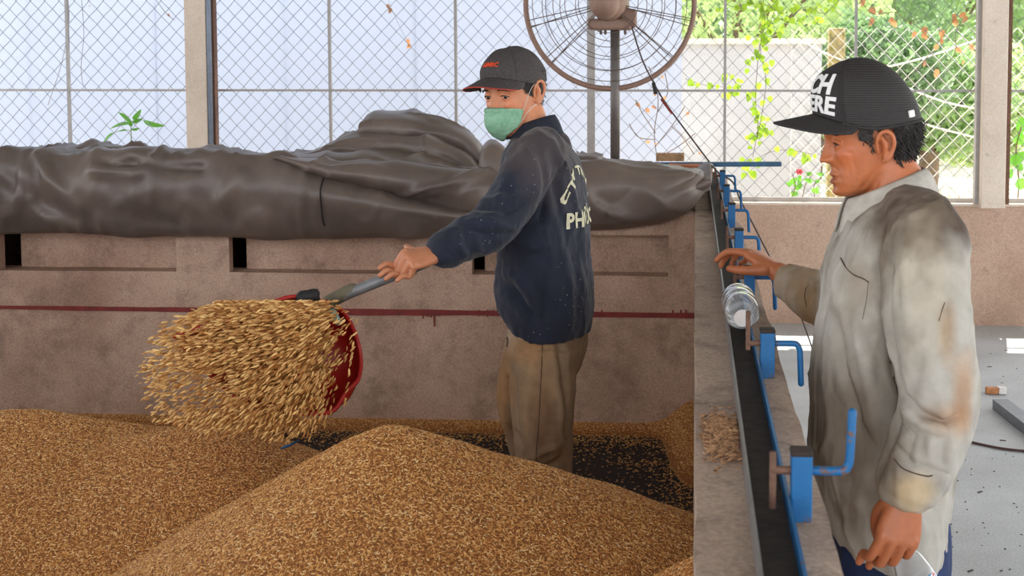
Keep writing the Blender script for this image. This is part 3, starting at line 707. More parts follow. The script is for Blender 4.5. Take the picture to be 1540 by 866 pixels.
# ------------------------------------------------------------------ people: shared builders
def nrm(v): v = np.asarray(v, float); return v/np.linalg.norm(v)
def rot(v, axis, ang):
    axis = nrm(axis); c, s = math.cos(ang), math.sin(ang); v = np.asarray(v, float)
    return v*c+np.cross(axis, v)*s+axis*(axis@v)*(1-c)
class Head:
    """local axes: x to the person's right, y forward, z up; origin between the ears at eye height"""
    def __init__(s, centre, fwd, pitch, roll=0, scale=1.0, jaw=1.0, ear=(0, 0)):
        f = nrm((fwd[0], fwd[1], 0)); up = np.array((0, 0, 1.0))
        fw = f*math.cos(pitch)-up*math.sin(pitch); r = nrm(np.cross(fw, up)); u = np.cross(r, fw)
        r2 = rot(r, fw, roll); u2 = rot(u, fw, roll)
        s.R = np.stack((r2, fw, u2)); s.c = np.asarray(centre, float); s.k = scale; s.jaw = jaw; s.ey, s.ez = ear
        T = np.array([  # z, front y, back y, half width
            (-.120, .066, .030, .012), (-.116, .083, .018, .026), (-.106, .092, .000, .040), (-.092, .0935, -.022, .049), (-.074, .0925, -.046, .0565),
            (-.052, .0915, -.066, .0625), (-.030, .0905, -.082, .0675), (0, .0895, -.094, .0725), (.03, .0945, -.100, .0755), (.06, .090, -.100, .0760),
            (.085, .074, -.090, .068), (.105, .044, -.064, .048), (.118, .004, -.020, .012)])
        T[:, 0] = np.where(T[:, 0] < 0, T[:, 0]*jaw, T[:, 0]); s.T = T
    def w(s, P): return s.c+s.k*(np.asarray(P, float)@s.R)
    def surf(s, th, z, feat=True, off=0.0):
        th, z = np.broadcast_arrays(np.asarray(th, float), np.asarray(z, float)); sh = th.shape; th, z = th.ravel(), z.ravel()
        T = s.T; f, b, w = (np.interp(z, T[:, 0], T[:, i]) for i in (1, 2, 3))
        y0 = b+(f-b)*.46; c, s_ = np.cos(th), np.sin(th)
        e = np.where(c > 0, 2/2.35, 1.0); cc = np.sign(c)*np.abs(c)**e; ss = np.sign(s_)*np.abs(s_)**np.where(c > 0, .9, 1)
        x = (w+off)*ss; y = y0+np.where(c > 0, f-y0+off, y0-b+off)*cc
        if feat:
            g = lambda x0, z0, sx, sz: np.exp(-((np.abs(x)-x0)/sx)**2-((z-z0)/sz)**2)
            j = s.jaw; d = np.zeros_like(x)
            t = np.clip((.024-z)/(.024+.034*j), 0, 1.0)                       # nose ridge growing towards its tip
            under = 1/(1+np.exp(-(z+.039*j)/.0022))
            d += (.004+.023*t**1.25)*np.exp(-(x/(.0065+.007*t))**2)*under*(z < .03)
            d += .009*g(.0135, -.0325*j, .0065, .0075)
            d -= .012*g(.031, .003, .015, .0105); d += .0068*g(.032, .0015, .0135, .0058); d -= .003*g(.032, -.0005, .015, .0016)
            d += .0045*g(.029, .021, .019, .0065); d += .006*g(.045, -.022, .017, .015)
            d -= .0035*g(.030, -.05*j, .012, .014)
            m = np.exp(-(x/.021)**2)
            d += m*(.0062*np.exp(-((z+.0655*j)/.0052)**2)+.0072*np.exp(-((z+.0815*j)/.0055)**2)-.0085*np.exp(-((z+.0735*j)/.0022)**2)-.0035*np.exp(-((z+.0925*j)/.005)**2))
            d += .006*np.exp(-(x/.018)**2)*np.exp(-((z+.108*j)/.010)**2)
            d -= .003*g(.0, -.052*j, .004, .008)
            y = y+d*np.clip((c-.05)/.3, 0, 1)
        return np.stack((x, y, z), 1).reshape(sh+(3,))
    def grid(s, mb, nt=150, nz=150):
        T = s.T; z = np.linspace(T[0, 0], T[-1, 0], nz); th = np.arange(nt)/nt*2*PI
        P = s.surf(*np.meshgrid(th, z)).reshape(-1, 3); mb.add(s.w(P), ringfaces(nz, nt))
    def ear(s, mb, side):
        """side -1: the person's left"""
        x0 = side*.071; k = s.k
        O = lambda x, y, z: s.w((x0+side*x, y+s.ey, z+s.ez))
        mb.limb([O(.004, .004, -.012), O(.010, .006, .010), O(.015, -.001, .026), O(.019, -.014, .031), O(.021, -.025, .022), O(.019, -.028, .004), O(.014, -.022, -.014), O(.009, -.012, -.028), O(.005, -.004, -.032)], np.array([.0035, .0042, .0048, .005, .005, .0046, .0046, .0062, .004])*k, 10, 4)
        mb.limb([O(.002, -.006, .020), O(.003, -.012, 0), O(.002, -.008, -.022)], np.array([.012, .014, .008])*k, 12, 3, flat=.5, up=s.R[1])
        mb.limb([O(.008, -.010, .016), O(.012, -.016, .004), O(.009, -.012, -.012)], np.array([.003, .0035, .003])*k, 8, 3)
def hand(mb, wrist, d, n, side, bends, k=1.0, thumb=None, spread=.1, tips=None):
    """d: wrist to knuckles, n: out of the back of the hand, side: towards the thumb"""
    d, n = nrm(d), np.asarray(n, float); n = nrm(n-d*(n@d)); sd = np.cross(d, n); sd = sd if sd@np.asarray(side) > 0 else -sd
    W = np.asarray(wrist, float); L = .088*k; out = []
    keys = [(W-d*.03*k, sd*.026*k, n*.021*k), (W, sd*.027*k, n*.020*k), (W+d*L*.35, sd*.035*k, n*.018*k), (W+d*L*.75, sd*.042*k, n*.015*k), (W+d*L*1.0, sd*.041*k, n*.012*k), (W+d*L*1.06-n*.003, sd*.036*k, n*.006*k)]
    V, F = loft(keys, 24, 4, 2.3); mb.add(V, F)
    lens = [(.042, .025, .020), (.046, .029, .021), (.043, .027, .021), (.033, .020, .019)]
    for i, o in enumerate((.0315, .0105, -.0105, -.0305)):
        b = W+d*(L*(.96, 1.0, .97, .90)[i])+sd*o*k; p = b-d*.012*k; dd = rot(d, n, 0)
        ax = np.cross(d, n)                                    # bending turns d towards the palm (-n)
        sp = sd*(spread*(1.5-i)/1.5); dd = nrm(d+sp); pts = [p, b+n*.003*k]; q = b
        for l, bd in zip(lens[i], bends[i]):
            dd = rot(dd, ax, -bd) if (rot(dd, ax, -bd)@n) <= (dd@n) else rot(dd, ax, bd); q = q+dd*l*k; pts.append(q)
        r = (.0092, .0094, .0090, .0080)[i]*k; mb.limb(pts, [r*1.1, r*1.08, r*1.0, r*.92, r*.78], 12, 4); out.append(q)
    t = thumb or ((.7, .55, -.35), (.95, .1, -.3), (1, -.2, -.3))
    p = W+d*.022*k+sd*.026*k-n*.006*k; pts = [p]
    for l, (a, b_, c) in zip((.040, .032, .026), t): p = p+nrm(d*a+sd*b_+n*c)*l*k; pts.append(p)
    mb.limb(pts, np.array([.016, .0125, .0105, .0085])*k, 12, 4); return out
def cap_builder(H, parent, P, mat, mat_visor, mat_under=None):
    """a baseball cap in head axes; returns the crown function and its parts"""
    def crown(th, t, off=0.0):
        th, t = np.broadcast_arrays(np.asarray(th, float), np.asarray(t, float)); c, s_ = np.cos(th), np.sin(th); fr = (c+1)/2
        zb = P['zb']+P['zf']*np.maximum(c, 0)**1.4; p = P['pb']+(P['pf']-P['pb'])*fr; rho = np.maximum(1-np.clip(t, 0, 1)**p, 0)**(1/P['q'])
        ax = P['ax']+off; ay = np.where(c > 0, P['ayf'], P['ayb'])+off; lean = P.get('lean', 0)*t
        return np.stack((ax*s_*rho, P['y0']+ay*c*rho+lean*(1-rho), zb+(P['zt']+off-zb)*t), -1)
    cap = empty('cap', parent.location) if False else None
    nt, nz = 72, 26; th = np.arange(nt)/nt*2*PI; t = np.sin(np.linspace(0, 1, nz)*PI/2); t[-1] = .9995
    G = crown(*np.meshgrid(th, t)); V = H.w(G.reshape(-1, 3)); V = V+((V-H.c)/np.linalg.norm(V-H.c, axis=1)[:, None])*(P.get('crumple', .002)*vnoise(V, 30, 2, 3))[:, None]
    Fq = ringfaces(nz, nt, False)+[tuple((nz-1)*nt+j for j in range(nt))]
    me = MB().add(V, Fq).mesh('cap', True); capo = obj('cap', me, mat, parent, solid=.003)
    # visor
    a = P.get('va', 1.15); ns, nr = 40, 12; sv = np.linspace(-1, 1, ns); rv_ = np.linspace(0, 1, nr); rows = []
    for r in rv_:
        b = crown(sv*a, np.full(ns, .02), .001); ext = P['vl']*np.sqrt(np.maximum(1-(np.abs(sv)*.98)**2.6, 0)); dirx = np.sin(sv*a)*.55
        q = b.copy(); q[:, 0] += dirx*ext*r*.6; q[:, 1] += ext*r; q[:, 2] += -P['vd']*r*(ext/P['vl'])-P['vc']*(np.abs(sv)**2)*(r**.8)+P.get('va0', 0)*np.sin(r*PI)*.004
        rows.append(q)
    Vv = H.w(np.array(rows).reshape(-1, 3)); me = MB().add(Vv, grid_faces(nr, ns)).mesh('visor', True)
    o = obj('visor', me, mat_visor, capo); m = o.modifiers.new('solid', 'SOLIDIFY'); m.thickness = .0035; m.offset = 0
    if mat_under is not None:
        edge = H.w(rows[-1]); MB().limb(edge[2:-2], .0021, 6, 2).build('visor_trim', mat_under, capo, True)
    for ang in P.get('seams', ()):
        tt = np.linspace(.05, .97, 12); MB().limb(H.w(crown(np.full(12, ang), tt, .0012)), .0012, 5, 2).build('seam', mat_visor, capo, True)
    apex = H.w((0, P['y0']+P.get('lean', 0), P['zt'])); MB().limb([apex-H.R[2]*.006, apex-H.R[2]*.002], .006, 10, 1).build('button', mat_visor, capo, True)
    return crown, capo
def text_mesh(txt, size, shear=0.0, spacing=1.0):
    """flat letters as (2-D points, faces), cut finely enough to be laid on a curved surface"""
    cu = bpy.data.curves.new('t', 'FONT'); cu.body = txt; cu.size = size; cu.shear = shear; cu.space_character = spacing; cu.offset = size*.034; cu.resolution_u = 3
    o = bpy.data.objects.new('t', cu); COL.objects.link(o); dg = bpy.context.evaluated_depsgraph_get(); dg.update()
    me = bpy.data.meshes.new_from_object(o.evaluated_get(dg)); bpy.data.objects.remove(o)
    bm = bmesh.new(); bm.from_mesh(me); bmesh.ops.triangulate(bm, faces=bm.faces)
    bmesh.ops.subdivide_edges(bm, edges=[e for e in bm.edges if e.calc_length() > size*.22], cuts=2)
    bmesh.ops.triangulate(bm, faces=bm.faces); V = np.array([v.co[:2] for v in bm.verts]); F = [tuple(v.index for v in f.verts) for f in bm.faces]; bm.free(); return V, F
def raycast(bvh, o, d):
    h = bvh.ray_cast(Vector(o), Vector(d)); return None if h[0] is None else (np.array(h[0]), np.array(h[1]))
from mathutils.bvhtree import BVHTree
def bvh_of(me): return BVHTree.FromPolygons([tuple(v.co) for v in me.vertices], [tuple(p.vertices) for p in me.polygons])

def skin_mat(name, rough=.42):
    q = NT(name); a = q.n('ShaderNodeVertexColor', layer_name='Col'); n = q.noise(45, 5, .65); f = q.noise(380, 2)
    k = q.ramp(n, [(.25, .86), (.75, 1.12)]); q.col(q.mix(1.0, a.outputs[0], k, 'MULTIPLY')); q.set(Roughness=rough); q.bump(q.mix(.5, n, f), .10, .002)
    q.p.inputs['Subsurface Weight'].default_value = .08; q.p.inputs['Subsurface Radius'].default_value = (.012, .005, .003); q.p.inputs['Subsurface Scale'].default_value = .6; return q.m
M_SKIN = skin_mat('tanned_skin')
def hair_mat(name, c):
    q = NT(name); n = q.noise(90, 4, .7, (1, 1, .25)); q.col(q.ramp(n, [(.3, tuple(x*.6 for x in c[:3])+(1,)), (.7, tuple(min(1, x*1.5) for x in c[:3])+(1,))])); q.set(Roughness=.75); q.bump(n, .5, .004); return q.m
M_HAIR = hair_mat('black_hair', srgb(34, 28, 26))
M_HAIRG = hair_mat('greying_hair', srgb(44, 38, 35))
M_EYE = attr_mat('eyeball', .15, .02, 30, 0)
def eyes(H, parent, look=(0, 0), r=.0118, dz=.002, dy=.0735):
    for sx_ in (-1, 1):
        c = np.array((sx_*.032, dy, dz)); V, F = lathe([(r*math.sin(a), -r*math.cos(a)) for a in np.linspace(.02, PI-.02, 20)], 20)
        g = nrm((look[0], 1, look[1])); ang = np.arccos(np.clip((V/np.linalg.norm(V, axis=1)[:, None])@g, -1, 1))
        C = np.where((ang < .50)[:, None], np.array((.012, .008, .006)), np.array((.50, .42, .36)))
        me = MB().add(H.w(V+c), F).mesh('eye', True); paint(me, C); obj('eye', me, M_EYE, parent)
def lids(mb, H, low=.003):
    for s in (-1, 1):
        mb.limb([H.w((s*x, y, z)) for x, y, z in ((.017, .0805, .004), (.026, .0855, .0085), (.036, .0850, .0082), (.047, .0765, .003))], np.array([.003, .0044, .0044, .003])*H.k, 10, 4)
        mb.limb([H.w((s*x, y, z)) for x, y, z in ((.018, .0800, -.002), (.026, .0835, -.0062), (.036, .0830, -.0064), (.046, .0760, -.002))], np.array([.002, low, low, .002])*H.k, 10, 4)
def paint_skin(me, H, base, hands=None):
    V = get_v(me); L = ((V-H.c)/H.k)@H.R.T; j = H.jaw; C = np.tile(np.array(base[:3]), (len(V), 1))
    lip = np.exp(-(L[:, 0]/.020)**4)*np.exp(-((L[:, 2]+.0735*j)/.0105)**4)*(L[:, 1] > .075)
    C = C*(1-lip[:, None]*np.array((.30, .42, .42)))
    red = np.exp(-((np.abs(L[:, 0])-.042)/.022)**2-((L[:, 2]+.025)/.025)**2)*(L[:, 1] > .03); C = C*(1+red[:, None]*np.array((.10, -.04, -.08)))
    beard = np.clip(vnoise(V, 220, 2), 0, 1)*np.exp(-((L[:, 2]+.085)/.03)**2)*(L[:, 1] > .02)*(np.linalg.norm(L, axis=1) < .2)*.25; C = C*(1-beard[:, None])
    body = (L[:, 2] < -.16); C[body] *= .86
    paint(me, C)
def hair_patch(H, parent, name, mask, mat, off=.006, strands=0, seed=0, nz=70, nt=150, zr=(-.07, .075), fuzz=.003, slen=.022):
    z = np.linspace(zr[0], zr[1], nz); th = np.arange(nt)/nt*2*PI; TH, Z = np.meshgrid(th, z)
    P = H.surf(TH, Z, True, off); P2 = P.reshape(-1, 3); mk = mask(P2, TH.ravel(), Z.ravel())
    W = H.w(P2); W += (W-H.c)/np.linalg.norm(W-H.c, axis=1)[:, None]*(fuzz*vnoise(W*np.array((1, 1, .4)), 160, 2, seed))[:, None]
    F = [f for f in ringfaces(nz, nt, False) if all(mk[i] for i in f)]
    mb = MB().add(W, F); r = np.random.default_rng(seed); idx = np.nonzero(mk)[0]
    for i in r.choice(idx, min(strands, len(idx)), replace=False):
        n = nrm(W[i]-H.c); dn = -H.R[2]*1.0-H.R[1]*(.55 if P2[i, 1] < .045 else -.1); dn = nrm(dn+r.normal(0, .25, 3)); L_ = slen*r.uniform(.5, 1.2)*(.4 if P2[i, 1] > .01 else 1)
        p = W[i]-n*.002; mb.limb([p, p+dn*L_*.5+n*.003, p+dn*L_+n*.002], [.0012, .0010, .0003], 4, 1, cap=False)
    used = mb.mesh(name, True); return obj(name, used, mat, parent, solid=0)

# ================================================================== older man beside the bin
F1 = np.array((-1.0, -.03, 0)); YM = 2.63
PO = lambda u, v, Y=YM: at(u, v, Y)
older = thing('person', 'older man in stained pale work shirt and black cap, holding a bottle', 'person', (.42, YM, 0))
H1 = Head(PO(1309, 207), (-1, -.12), math.radians(9), math.radians(0), .92, .97, (.002, -.015))
mb = MB(); H1.grid(mb); H1.ear(mb, -1); H1.ear(mb, 1)
mb.limb([H1.w((0, -.018, -.035)), PO(1338, 262), PO(1352, 300)], [.056, .058, .075], 24, 5)
tk = lambda u, v, a, b: (PO(u, v), (a, 0, 0), (0, b, 0))
V, F = loft([tk(1350, 290, .05, .06), tk(1350, 318, .07, .12), tk(1346, 350, .09, .15), tk(1340, 440, .108, .15), tk(1336, 540, .108, .14), tk(1332, 640, .105, .14), tk(1332, 740, .105, .15), tk(1335, 800, .10, .16), tk(1335, 850, .07, .12)], 32, 4, 2.3); mb.add(V, F)
lw = PO(1364, 742, 2.335); rw = at(1170, 409, 3.27)
mb.limb([PO(1385, 352, 2.47), PO(1410, 470, 2.38), PO(1418, 585, 2.36), PO(1386, 690, 2.34), lw], [.055, .048, .042, .036, .027], 16, 5)
mb.limb([PO(1365, 352, 2.78), PO(1320, 420, 2.95), PO(1290, 478, 3.06), at(1225, 440, 3.18), rw], [.055, .046, .042, .036, .026], 16, 5)
hipL, hipR = PO(1335, 810, YM-.09), PO(1335, 810, YM+.09)
for hp in (hipL, hipR):
    mb.limb([hp, (hp[0]+.0, hp[1], .45), (hp[0]+.02, hp[1], .09)], [.085, .055, .038], 16, 5); mb.limb([(hp[0]+.05, hp[1], .045), (hp[0]-.04, hp[1], .04), (hp[0]-.15, hp[1], .028)], [.036, .038, .026], 14, 4)
# left hand closed on the bottle's neck, right hand resting on a clamp
kn = PO(1352, 782, 2.320)
gr = [(.45, 1.15, 1.1), (.48, 1.2, 1.1), (.52, 1.25, 1.1), (.60, 1.3, 1.1)]
hand(mb, lw, kn-lw+np.array((0, 0, -.02)), (.22, -1, .0), (-1, -.2, 0), gr, 1.0, ((.7, .05, -.9), (.9, -.3, -.6), (.8, -.5, -.3)), .07)
rk = at(1126, 379, 3.32)
fr = [(.35, .55, .35), (.45, .7, .4), (.5, .8, .5), (.55, .85, .5)]
hand(mb, rw, rk-rw, (.35, -.12, 1), (-.3, -1, 0), fr, 1.0, ((.75, .5, -.5), (.95, .05, -.5), (1, -.2, -.45)), .10)
lids(mb, H1, .0035)
me = remesh(mb, .0025, 1, 'body')
folds(me, [([(1247, 246), (1258, 256), (1264, 272)], 3, -.0022), ([(1282, 236), (1288, 258), (1284, 276)], 3.5, -.0018), ([(1262, 224), (1272, 221), (1284, 219)], 2.2, -.0014), ([(1262, 227), (1272, 228), (1282, 231)], 2.2, -.0014), ([(1320, 252), (1304, 274), (1290, 290)], 4, -.003), ([(1330, 256), (1316, 280), (1304, 296)], 4, -.003), ([(1246, 218), (1256, 215), (1266, 219)], 2.2, -.0016), ([(1276, 250), (1278, 268)], 3, -.0012)])
paint_skin(me, H1, srgb(190, 112, 70)); obj('body', me, M_SKIN, older)
eyes(H1, older, (0, -.7), .0110, -.001, .0700)
for sx_ in (-1, 1):
    MB().limb([H1.w(p) for p in [(sx_*.013, .0895, .021), (sx_*.025, .095, .0255), (sx_*.040, .090, .024), (sx_*.049, .079, .019)]], [.0016, .0026, .0024, .001], 8, 4, flat=.6).build('eyebrow', M_HAIR, older, True)
    MB().limb([H1.w(p) for p in [(sx_*.019, .0815, .000), (sx_*.026, .0855, .0025), (sx_*.035, .0850, .002), (sx_*.044, .0785, -.001)]], [.0008, .0013, .0013, .0008], 6, 4).build('eyelash', M_HAIR, older, True)
# grey flecked hair below the cap: sideburn, over the ear and a full nape
def mk1(P, th, z):
    ny = P[:, 1]; n = .005*np.sin(ny*500)+.004*np.sin(ny*230+1)
    side = (ny < .046+n*.6) & (ny > .014) & (z > -.022+.9*(ny-.014)+n)
    over = (ny <= .014) & (ny > -.030) & (z > .018+n) & (z < .034)
    back = (ny <= -.028) & (z > -.062+n+.25*np.clip(ny+.07, 0, 1)) & (z < .030)
    return (side | over | back)
hair_patch(H1, older, 'hair', mk1, M_HAIRG, .0085, 700, 3, slen=.022)
# nape curls sticking out under the cap
nb = MB(); rr = np.random.default_rng(5)
for i in range(380):
    th = PI+np.clip(rr.normal(0, .6), -1.05, 1.05); z = rr.uniform(-.058, .012); p = H1.surf(th, z, False, .006); d = nrm(np.array((0, -.12, -1))+rr.normal(0, .22, 3))
    nb.limb([H1.w(p), H1.w(p+d*.010+(0, -.003, 0)), H1.w(p+d*.022+(0, -.005, .002))], [.0024, .0022, .0006], 5, 2)
nb.build('nape_hair', M_HAIRG, older, True)['kind'] = 'stuff'

# cap
q = NT('black_twill'); n = q.noise(300, 2); q.col(q.ramp(n, [(.3, srgb(34, 30, 30)), (.7, srgb(54, 49, 47))])); q.set(Roughness=.8); q.bump(n, .25, .001); M_BLACKCAP = q.m
q = NT('black_mesh'); w1 = q.n('ShaderNodeTexWave'); w1.inputs['Scale'].default_value = 95; w1.bands_direction = 'X'; q.l(q.coord(), w1.inputs['Vector'])
w2 = q.n('ShaderNodeTexWave'); w2.inputs['Scale'].default_value = 70; w2.bands_direction = 'Z'; q.l(q.coord(), w2.inputs['Vector'])
mm = q.mix(.5, w1.outputs[0], w2.outputs[0]); q.col(q.ramp(mm, [(.3, srgb(10, 9, 9)), (.6, srgb(58, 53, 50))])); q.set(Roughness=.7); q.bump(mm, .5, .002); M_MESH = q.m
CP1 = dict(zb=.020, zf=.046, zt=.170, pf=3.6, pb=1.75, q=2.0, ax=.088, ayf=.110, ayb=.112, y0=.003, vl=.086, vd=.004, vc=.010, va=1.25, lean=.010, crumple=.0015)
crown1, cap1 = cap_builder(H1, older, CP1, M_BLACKCAP, M_BLACKCAP)
# mesh rear panels over the back half
nt, nz = 60, 22; th = np.linspace(.95, 2*PI-.95, nt); t = np.sin(np.linspace(.0, .985, nz)*PI/2)
G = crown1(*np.meshgrid(th, t), .0032); obj('mesh_panel', MB().add(H1.w(G.reshape(-1, 3)), grid_faces(nz, nt)).mesh('mesh_panel', True), M_MESH, cap1, solid=.001)
for a in (.95, -.95):
    MB().limb(H1.w(crown1(np.full(14, a), np.linspace(.0, .97, 14), .003)), .0016, 6, 2).build('panel_seam', M_BLACKCAP, cap1, True)
tb = np.linspace(.95, 2*PI-.95, 40); MB().limb(H1.w(crown1(tb, np.full(40, .02), .0035)), .003, 6, 2).build('sweat_band', M_BLACKCAP, cap1, True)
M_WHITEPRINT = plain('white_print', srgb(238, 236, 232), .6, 0, var=.03)
def cap_text(txt, size, th0, t0, name, mat, crown, H, capo, shear=0.0, Rr=.1, hz=.12, right_end=True, off=.003, spacing=1.0):
    V, F = text_mesh(txt, size, shear, spacing); V = V-np.array((V[:, 0].max() if right_end else V[:, 0].min(), 0))
    lo = H.w(crown(th0-V[:, 0]/Rr, t0+V[:, 1]/hz, off)); hi = H.w(crown(th0-V[:, 0]/Rr, t0+V[:, 1]/hz, off+.0016)); n = len(V)
    E = {}
    for f in F:
        for a, b in zip(f, f[1:]+f[:1]): E[(a, b)] = E.get((a, b), 0)+1
    side = [(a, b, b+n, a+n) for (a, b) in E if (b, a) not in E]
    return MB().add(np.vstack((lo, hi)), [tuple(f[::-1]) for f in F]+[tuple(i+n for i in f) for f in F]+side).build(name, mat, capo)
# the person's left is seen: angles run from the front (0) towards the left (negative sine side)
cap_text('CH', .052, -.80, .47, 'lettering', M_WHITEPRINT, crown1, H1, cap1, .22, .098, .118)
cap_text('ERE', .050, -.86, .12, 'lettering', M_WHITEPRINT, crown1, H1, cap1, .22, .098, .118)
sb = H1.w(crown1(np.array([PI+.9, PI+.75]), np.array([.14, .14]), .006)); MB().bar(sb[0], sb[1], .006, .014, H1.R[2]).build('strap_clip', M_WHITEPRINT, cap1, bevel=.002)

# shirt
mb = MB()
hk = lambda u0, u1, v, b, Y=YM: (PO((u0+u1)/2, v, Y), ((u1-u0)/2/760, 0, 0), (0, b, 0))
V, F = loft([hk(1322, 1378, 290, .07), hk(1304, 1404, 300, .125), hk(1284, 1421, 320, .190), hk(1264, 1428, 350, .205), hk(1246, 1440, 400, .20), hk(1234, 1446, 470, .19), hk(1225, 1447, 540, .185), hk(1222, 1442, 620, .182), hk(1223, 1430, 700, .185), hk(1232, 1420, 760, .19), hk(1246, 1414, 800, .192), hk(1252, 1410, 812, .190)], 56, 6, 2.35)
# hem: low behind, higher in front
k = V[:, 2] < PO(0, 740)[2]; Q = proj(V); V[k, 2] += np.clip((1330-Q[k, 0])/90, -0.3, 1)*.045*np.clip((PO(0, 740)[2]-V[k, 2])/.08, 0, 1); mb.add(V, F)
mb.limb([PO(1370, 334, 2.55), PO(1388, 362, 2.45), PO(1392, 410, 2.405), PO(1399, 500, 2.375), PO(1412, 585, 2.36), PO(1402, 640, 2.35), PO(1380, 695, 2.342), PO(1370, 718, 2.34)], [.068, .075, .076, .075, .066, .064, .062, .058], 28, 6, cap=True)
mb.limb([PO(1375, 712, 2.34), PO(1368, 738, 2.336)], [.052, .047], 28, 4, cap=False)
mb.limb([PO(1350, 345, 2.76), PO(1330, 385, 2.88), PO(1290, 465, 3.05), at(1245, 455, 3.14), at(1212, 437, 3.20)], [.062, .072, .070, .062, .056], 28, 6)
mb.limb([at(1226, 444, 3.175), at(1180, 421, 3.245)], [.050, .046], 28, 4, cap=False)
me = remesh(mb, .0042, 3, 'shirt')
FL = [  # folds seen on the cloth: line in the photograph, width, height
    ([(1338, 400), (1336, 470), (1340, 540), (1352, 600), (1348, 650)], 6, -.020), ([(1350, 640), (1330, 690), (1322, 730)], 7, -.014),
    ([(1290, 330), (1268, 420), (1262, 520), (1272, 600)], 12, .010), ([(1262, 470), (1275, 560), (1300, 640), (1330, 690)], 8, -.014), ([(1290, 470), (1310, 560), (1330, 640)], 10, .010),
    ([(1240, 540), (1250, 620), (1248, 720)], 10, .008), ([(1300, 560), (1318, 640), (1324, 700)], 8, .008), ([(1270, 640), (1280, 720), (1278, 780)], 8, -.007),
    ([(1356, 585), (1380, 618), (1420, 635), (1445, 622)], 6, -.014), ([(1350, 600), (1385, 640), (1425, 650)], 7, .011), ([(1352, 628), (1372, 655), (1366, 690)], 7, -.010), ([(1345, 660), (1375, 700), (1425, 710)], 4, -.008),
    ([(1440, 640), (1425, 680), (1428, 710)], 7, .008), ([(1400, 650), (1395, 690)], 9, .010), ([(1366, 360), (1362, 420), (1372, 500)], 9, .007), ([(1420, 380), (1430, 440), (1425, 520)], 9, -.006), ([(1395, 330), (1420, 360), (1436, 400)], 7, -.008),
    ([(1405, 500), (1398, 560), (1385, 600)], 10, .006), ([(1302, 300), (1280, 345), (1258, 400)], 7, -.006), ([(1330, 290), (1350, 330), (1352, 380)], 10, .006), ([(1400, 290), (1420, 330)], 8, .007), ([(1236, 430), (1232, 470)], 5, -.008), ([(1218, 425), (1213, 462)], 3, -.006), ([(1225, 428), (1222, 468)], 4, .005)]
folds(me, FL)
V = get_v(me); N = get_n(me); w = 1-np.abs(vnoise(V*np.array((1.6, 1.6, .7)), 9, 3, 5)); w2 = (1-np.abs(vnoise(V*np.array((1.2, 1.2, .6)), 17, 2, 9)))**3; set_v(me, V+N*((w-.7)*.014+w2*.006+.0016*vnoise(V, 50, 2, 8))[:, None])
V = get_v(me); Q = proj(V); C = np.tile(np.array(srgb(180, 175, 164)[:3]), (len(V), 1))
def stain(C, V, Q, c, r, col, s, seed, n=.9):
    d = np.sqrt(((Q[:, 0]-c[0])/r[0])**2+((Q[:, 1]-c[1])/r[1])**2)+n*vnoise(V*np.array((1, 1, .6)), 14, 3, seed); k = (np.clip(1.5-d, 0, 1)**.9*s)[:, None]
    return C*(1-k)+np.array(srgb(*col)[:3])*k
for i, (c, r, col, s) in enumerate([((1400, 330), (46, 60), (78, 60, 48), .95), ((1370, 300), (40, 30), (84, 68, 56), .75), ((1280, 620), (60, 130), (104, 84, 64), .7), ((1448, 600), (16, 55), (176, 128, 84), .6), ((1425, 630), (30, 22), (166, 122, 80), .55),
                                   ((1395, 420), (40, 90), (176, 160, 136), .5), ((1330, 330), (40, 40), (130, 112, 96), .5), ((1290, 420), (30, 60), (150, 128, 104), .5), ((1378, 735), (30, 26), (206, 176, 126), .6), ((1424, 500), (14, 50), (168, 134, 96), .6),]):
    C = stain(C, V, Q, c, r, col, s, i)
dirt = np.clip(vnoise(V*np.array((1, 1, .5)), 16, 4, 77)-.02, 0, 1)*1.9; C = C*(1-dirt[:, None]*np.array((.50, .56, .62)))
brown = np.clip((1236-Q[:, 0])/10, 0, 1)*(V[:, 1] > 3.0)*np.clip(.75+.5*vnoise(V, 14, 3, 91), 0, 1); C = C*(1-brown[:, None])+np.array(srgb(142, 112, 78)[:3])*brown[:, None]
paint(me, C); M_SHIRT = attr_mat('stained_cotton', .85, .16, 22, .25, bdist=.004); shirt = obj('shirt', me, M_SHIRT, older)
# collar: a folded band around the neck, open in front
nn_, rows = 60, []; ph = np.linspace(-PI+.35, PI-.35, nn_); cu, cl = PO(1334, 280), PO(1338, 298)      # phi 0 = nape
for t_ in np.linspace(0, 1, 8):
    fr = (1-np.cos(ph))/2                                  # 0 nape .. 1 throat
    rx = .070+.022*t_; ry = .068+.034*t_; c = cu+(cl-cu)*t_
    x = c[0]+rx*np.cos(ph)-.012*fr*(1-t_); y = c[1]+ry*np.sin(ph); z = c[2]+.036-.062*fr**1.2-t_*(.020+.030*fr**3)+.010*math.sin(t_*PI)
    rows.append(np.c_[x-.018*t_*fr**3, y, z])
obj('collar', MB().add(np.array(rows).reshape(-1, 3), grid_faces(8, nn_)).mesh('collar', True), plain('collar_cotton', srgb(190, 184, 172), .85, var=.16, scale=30, bump=.2), shirt, solid=.004)
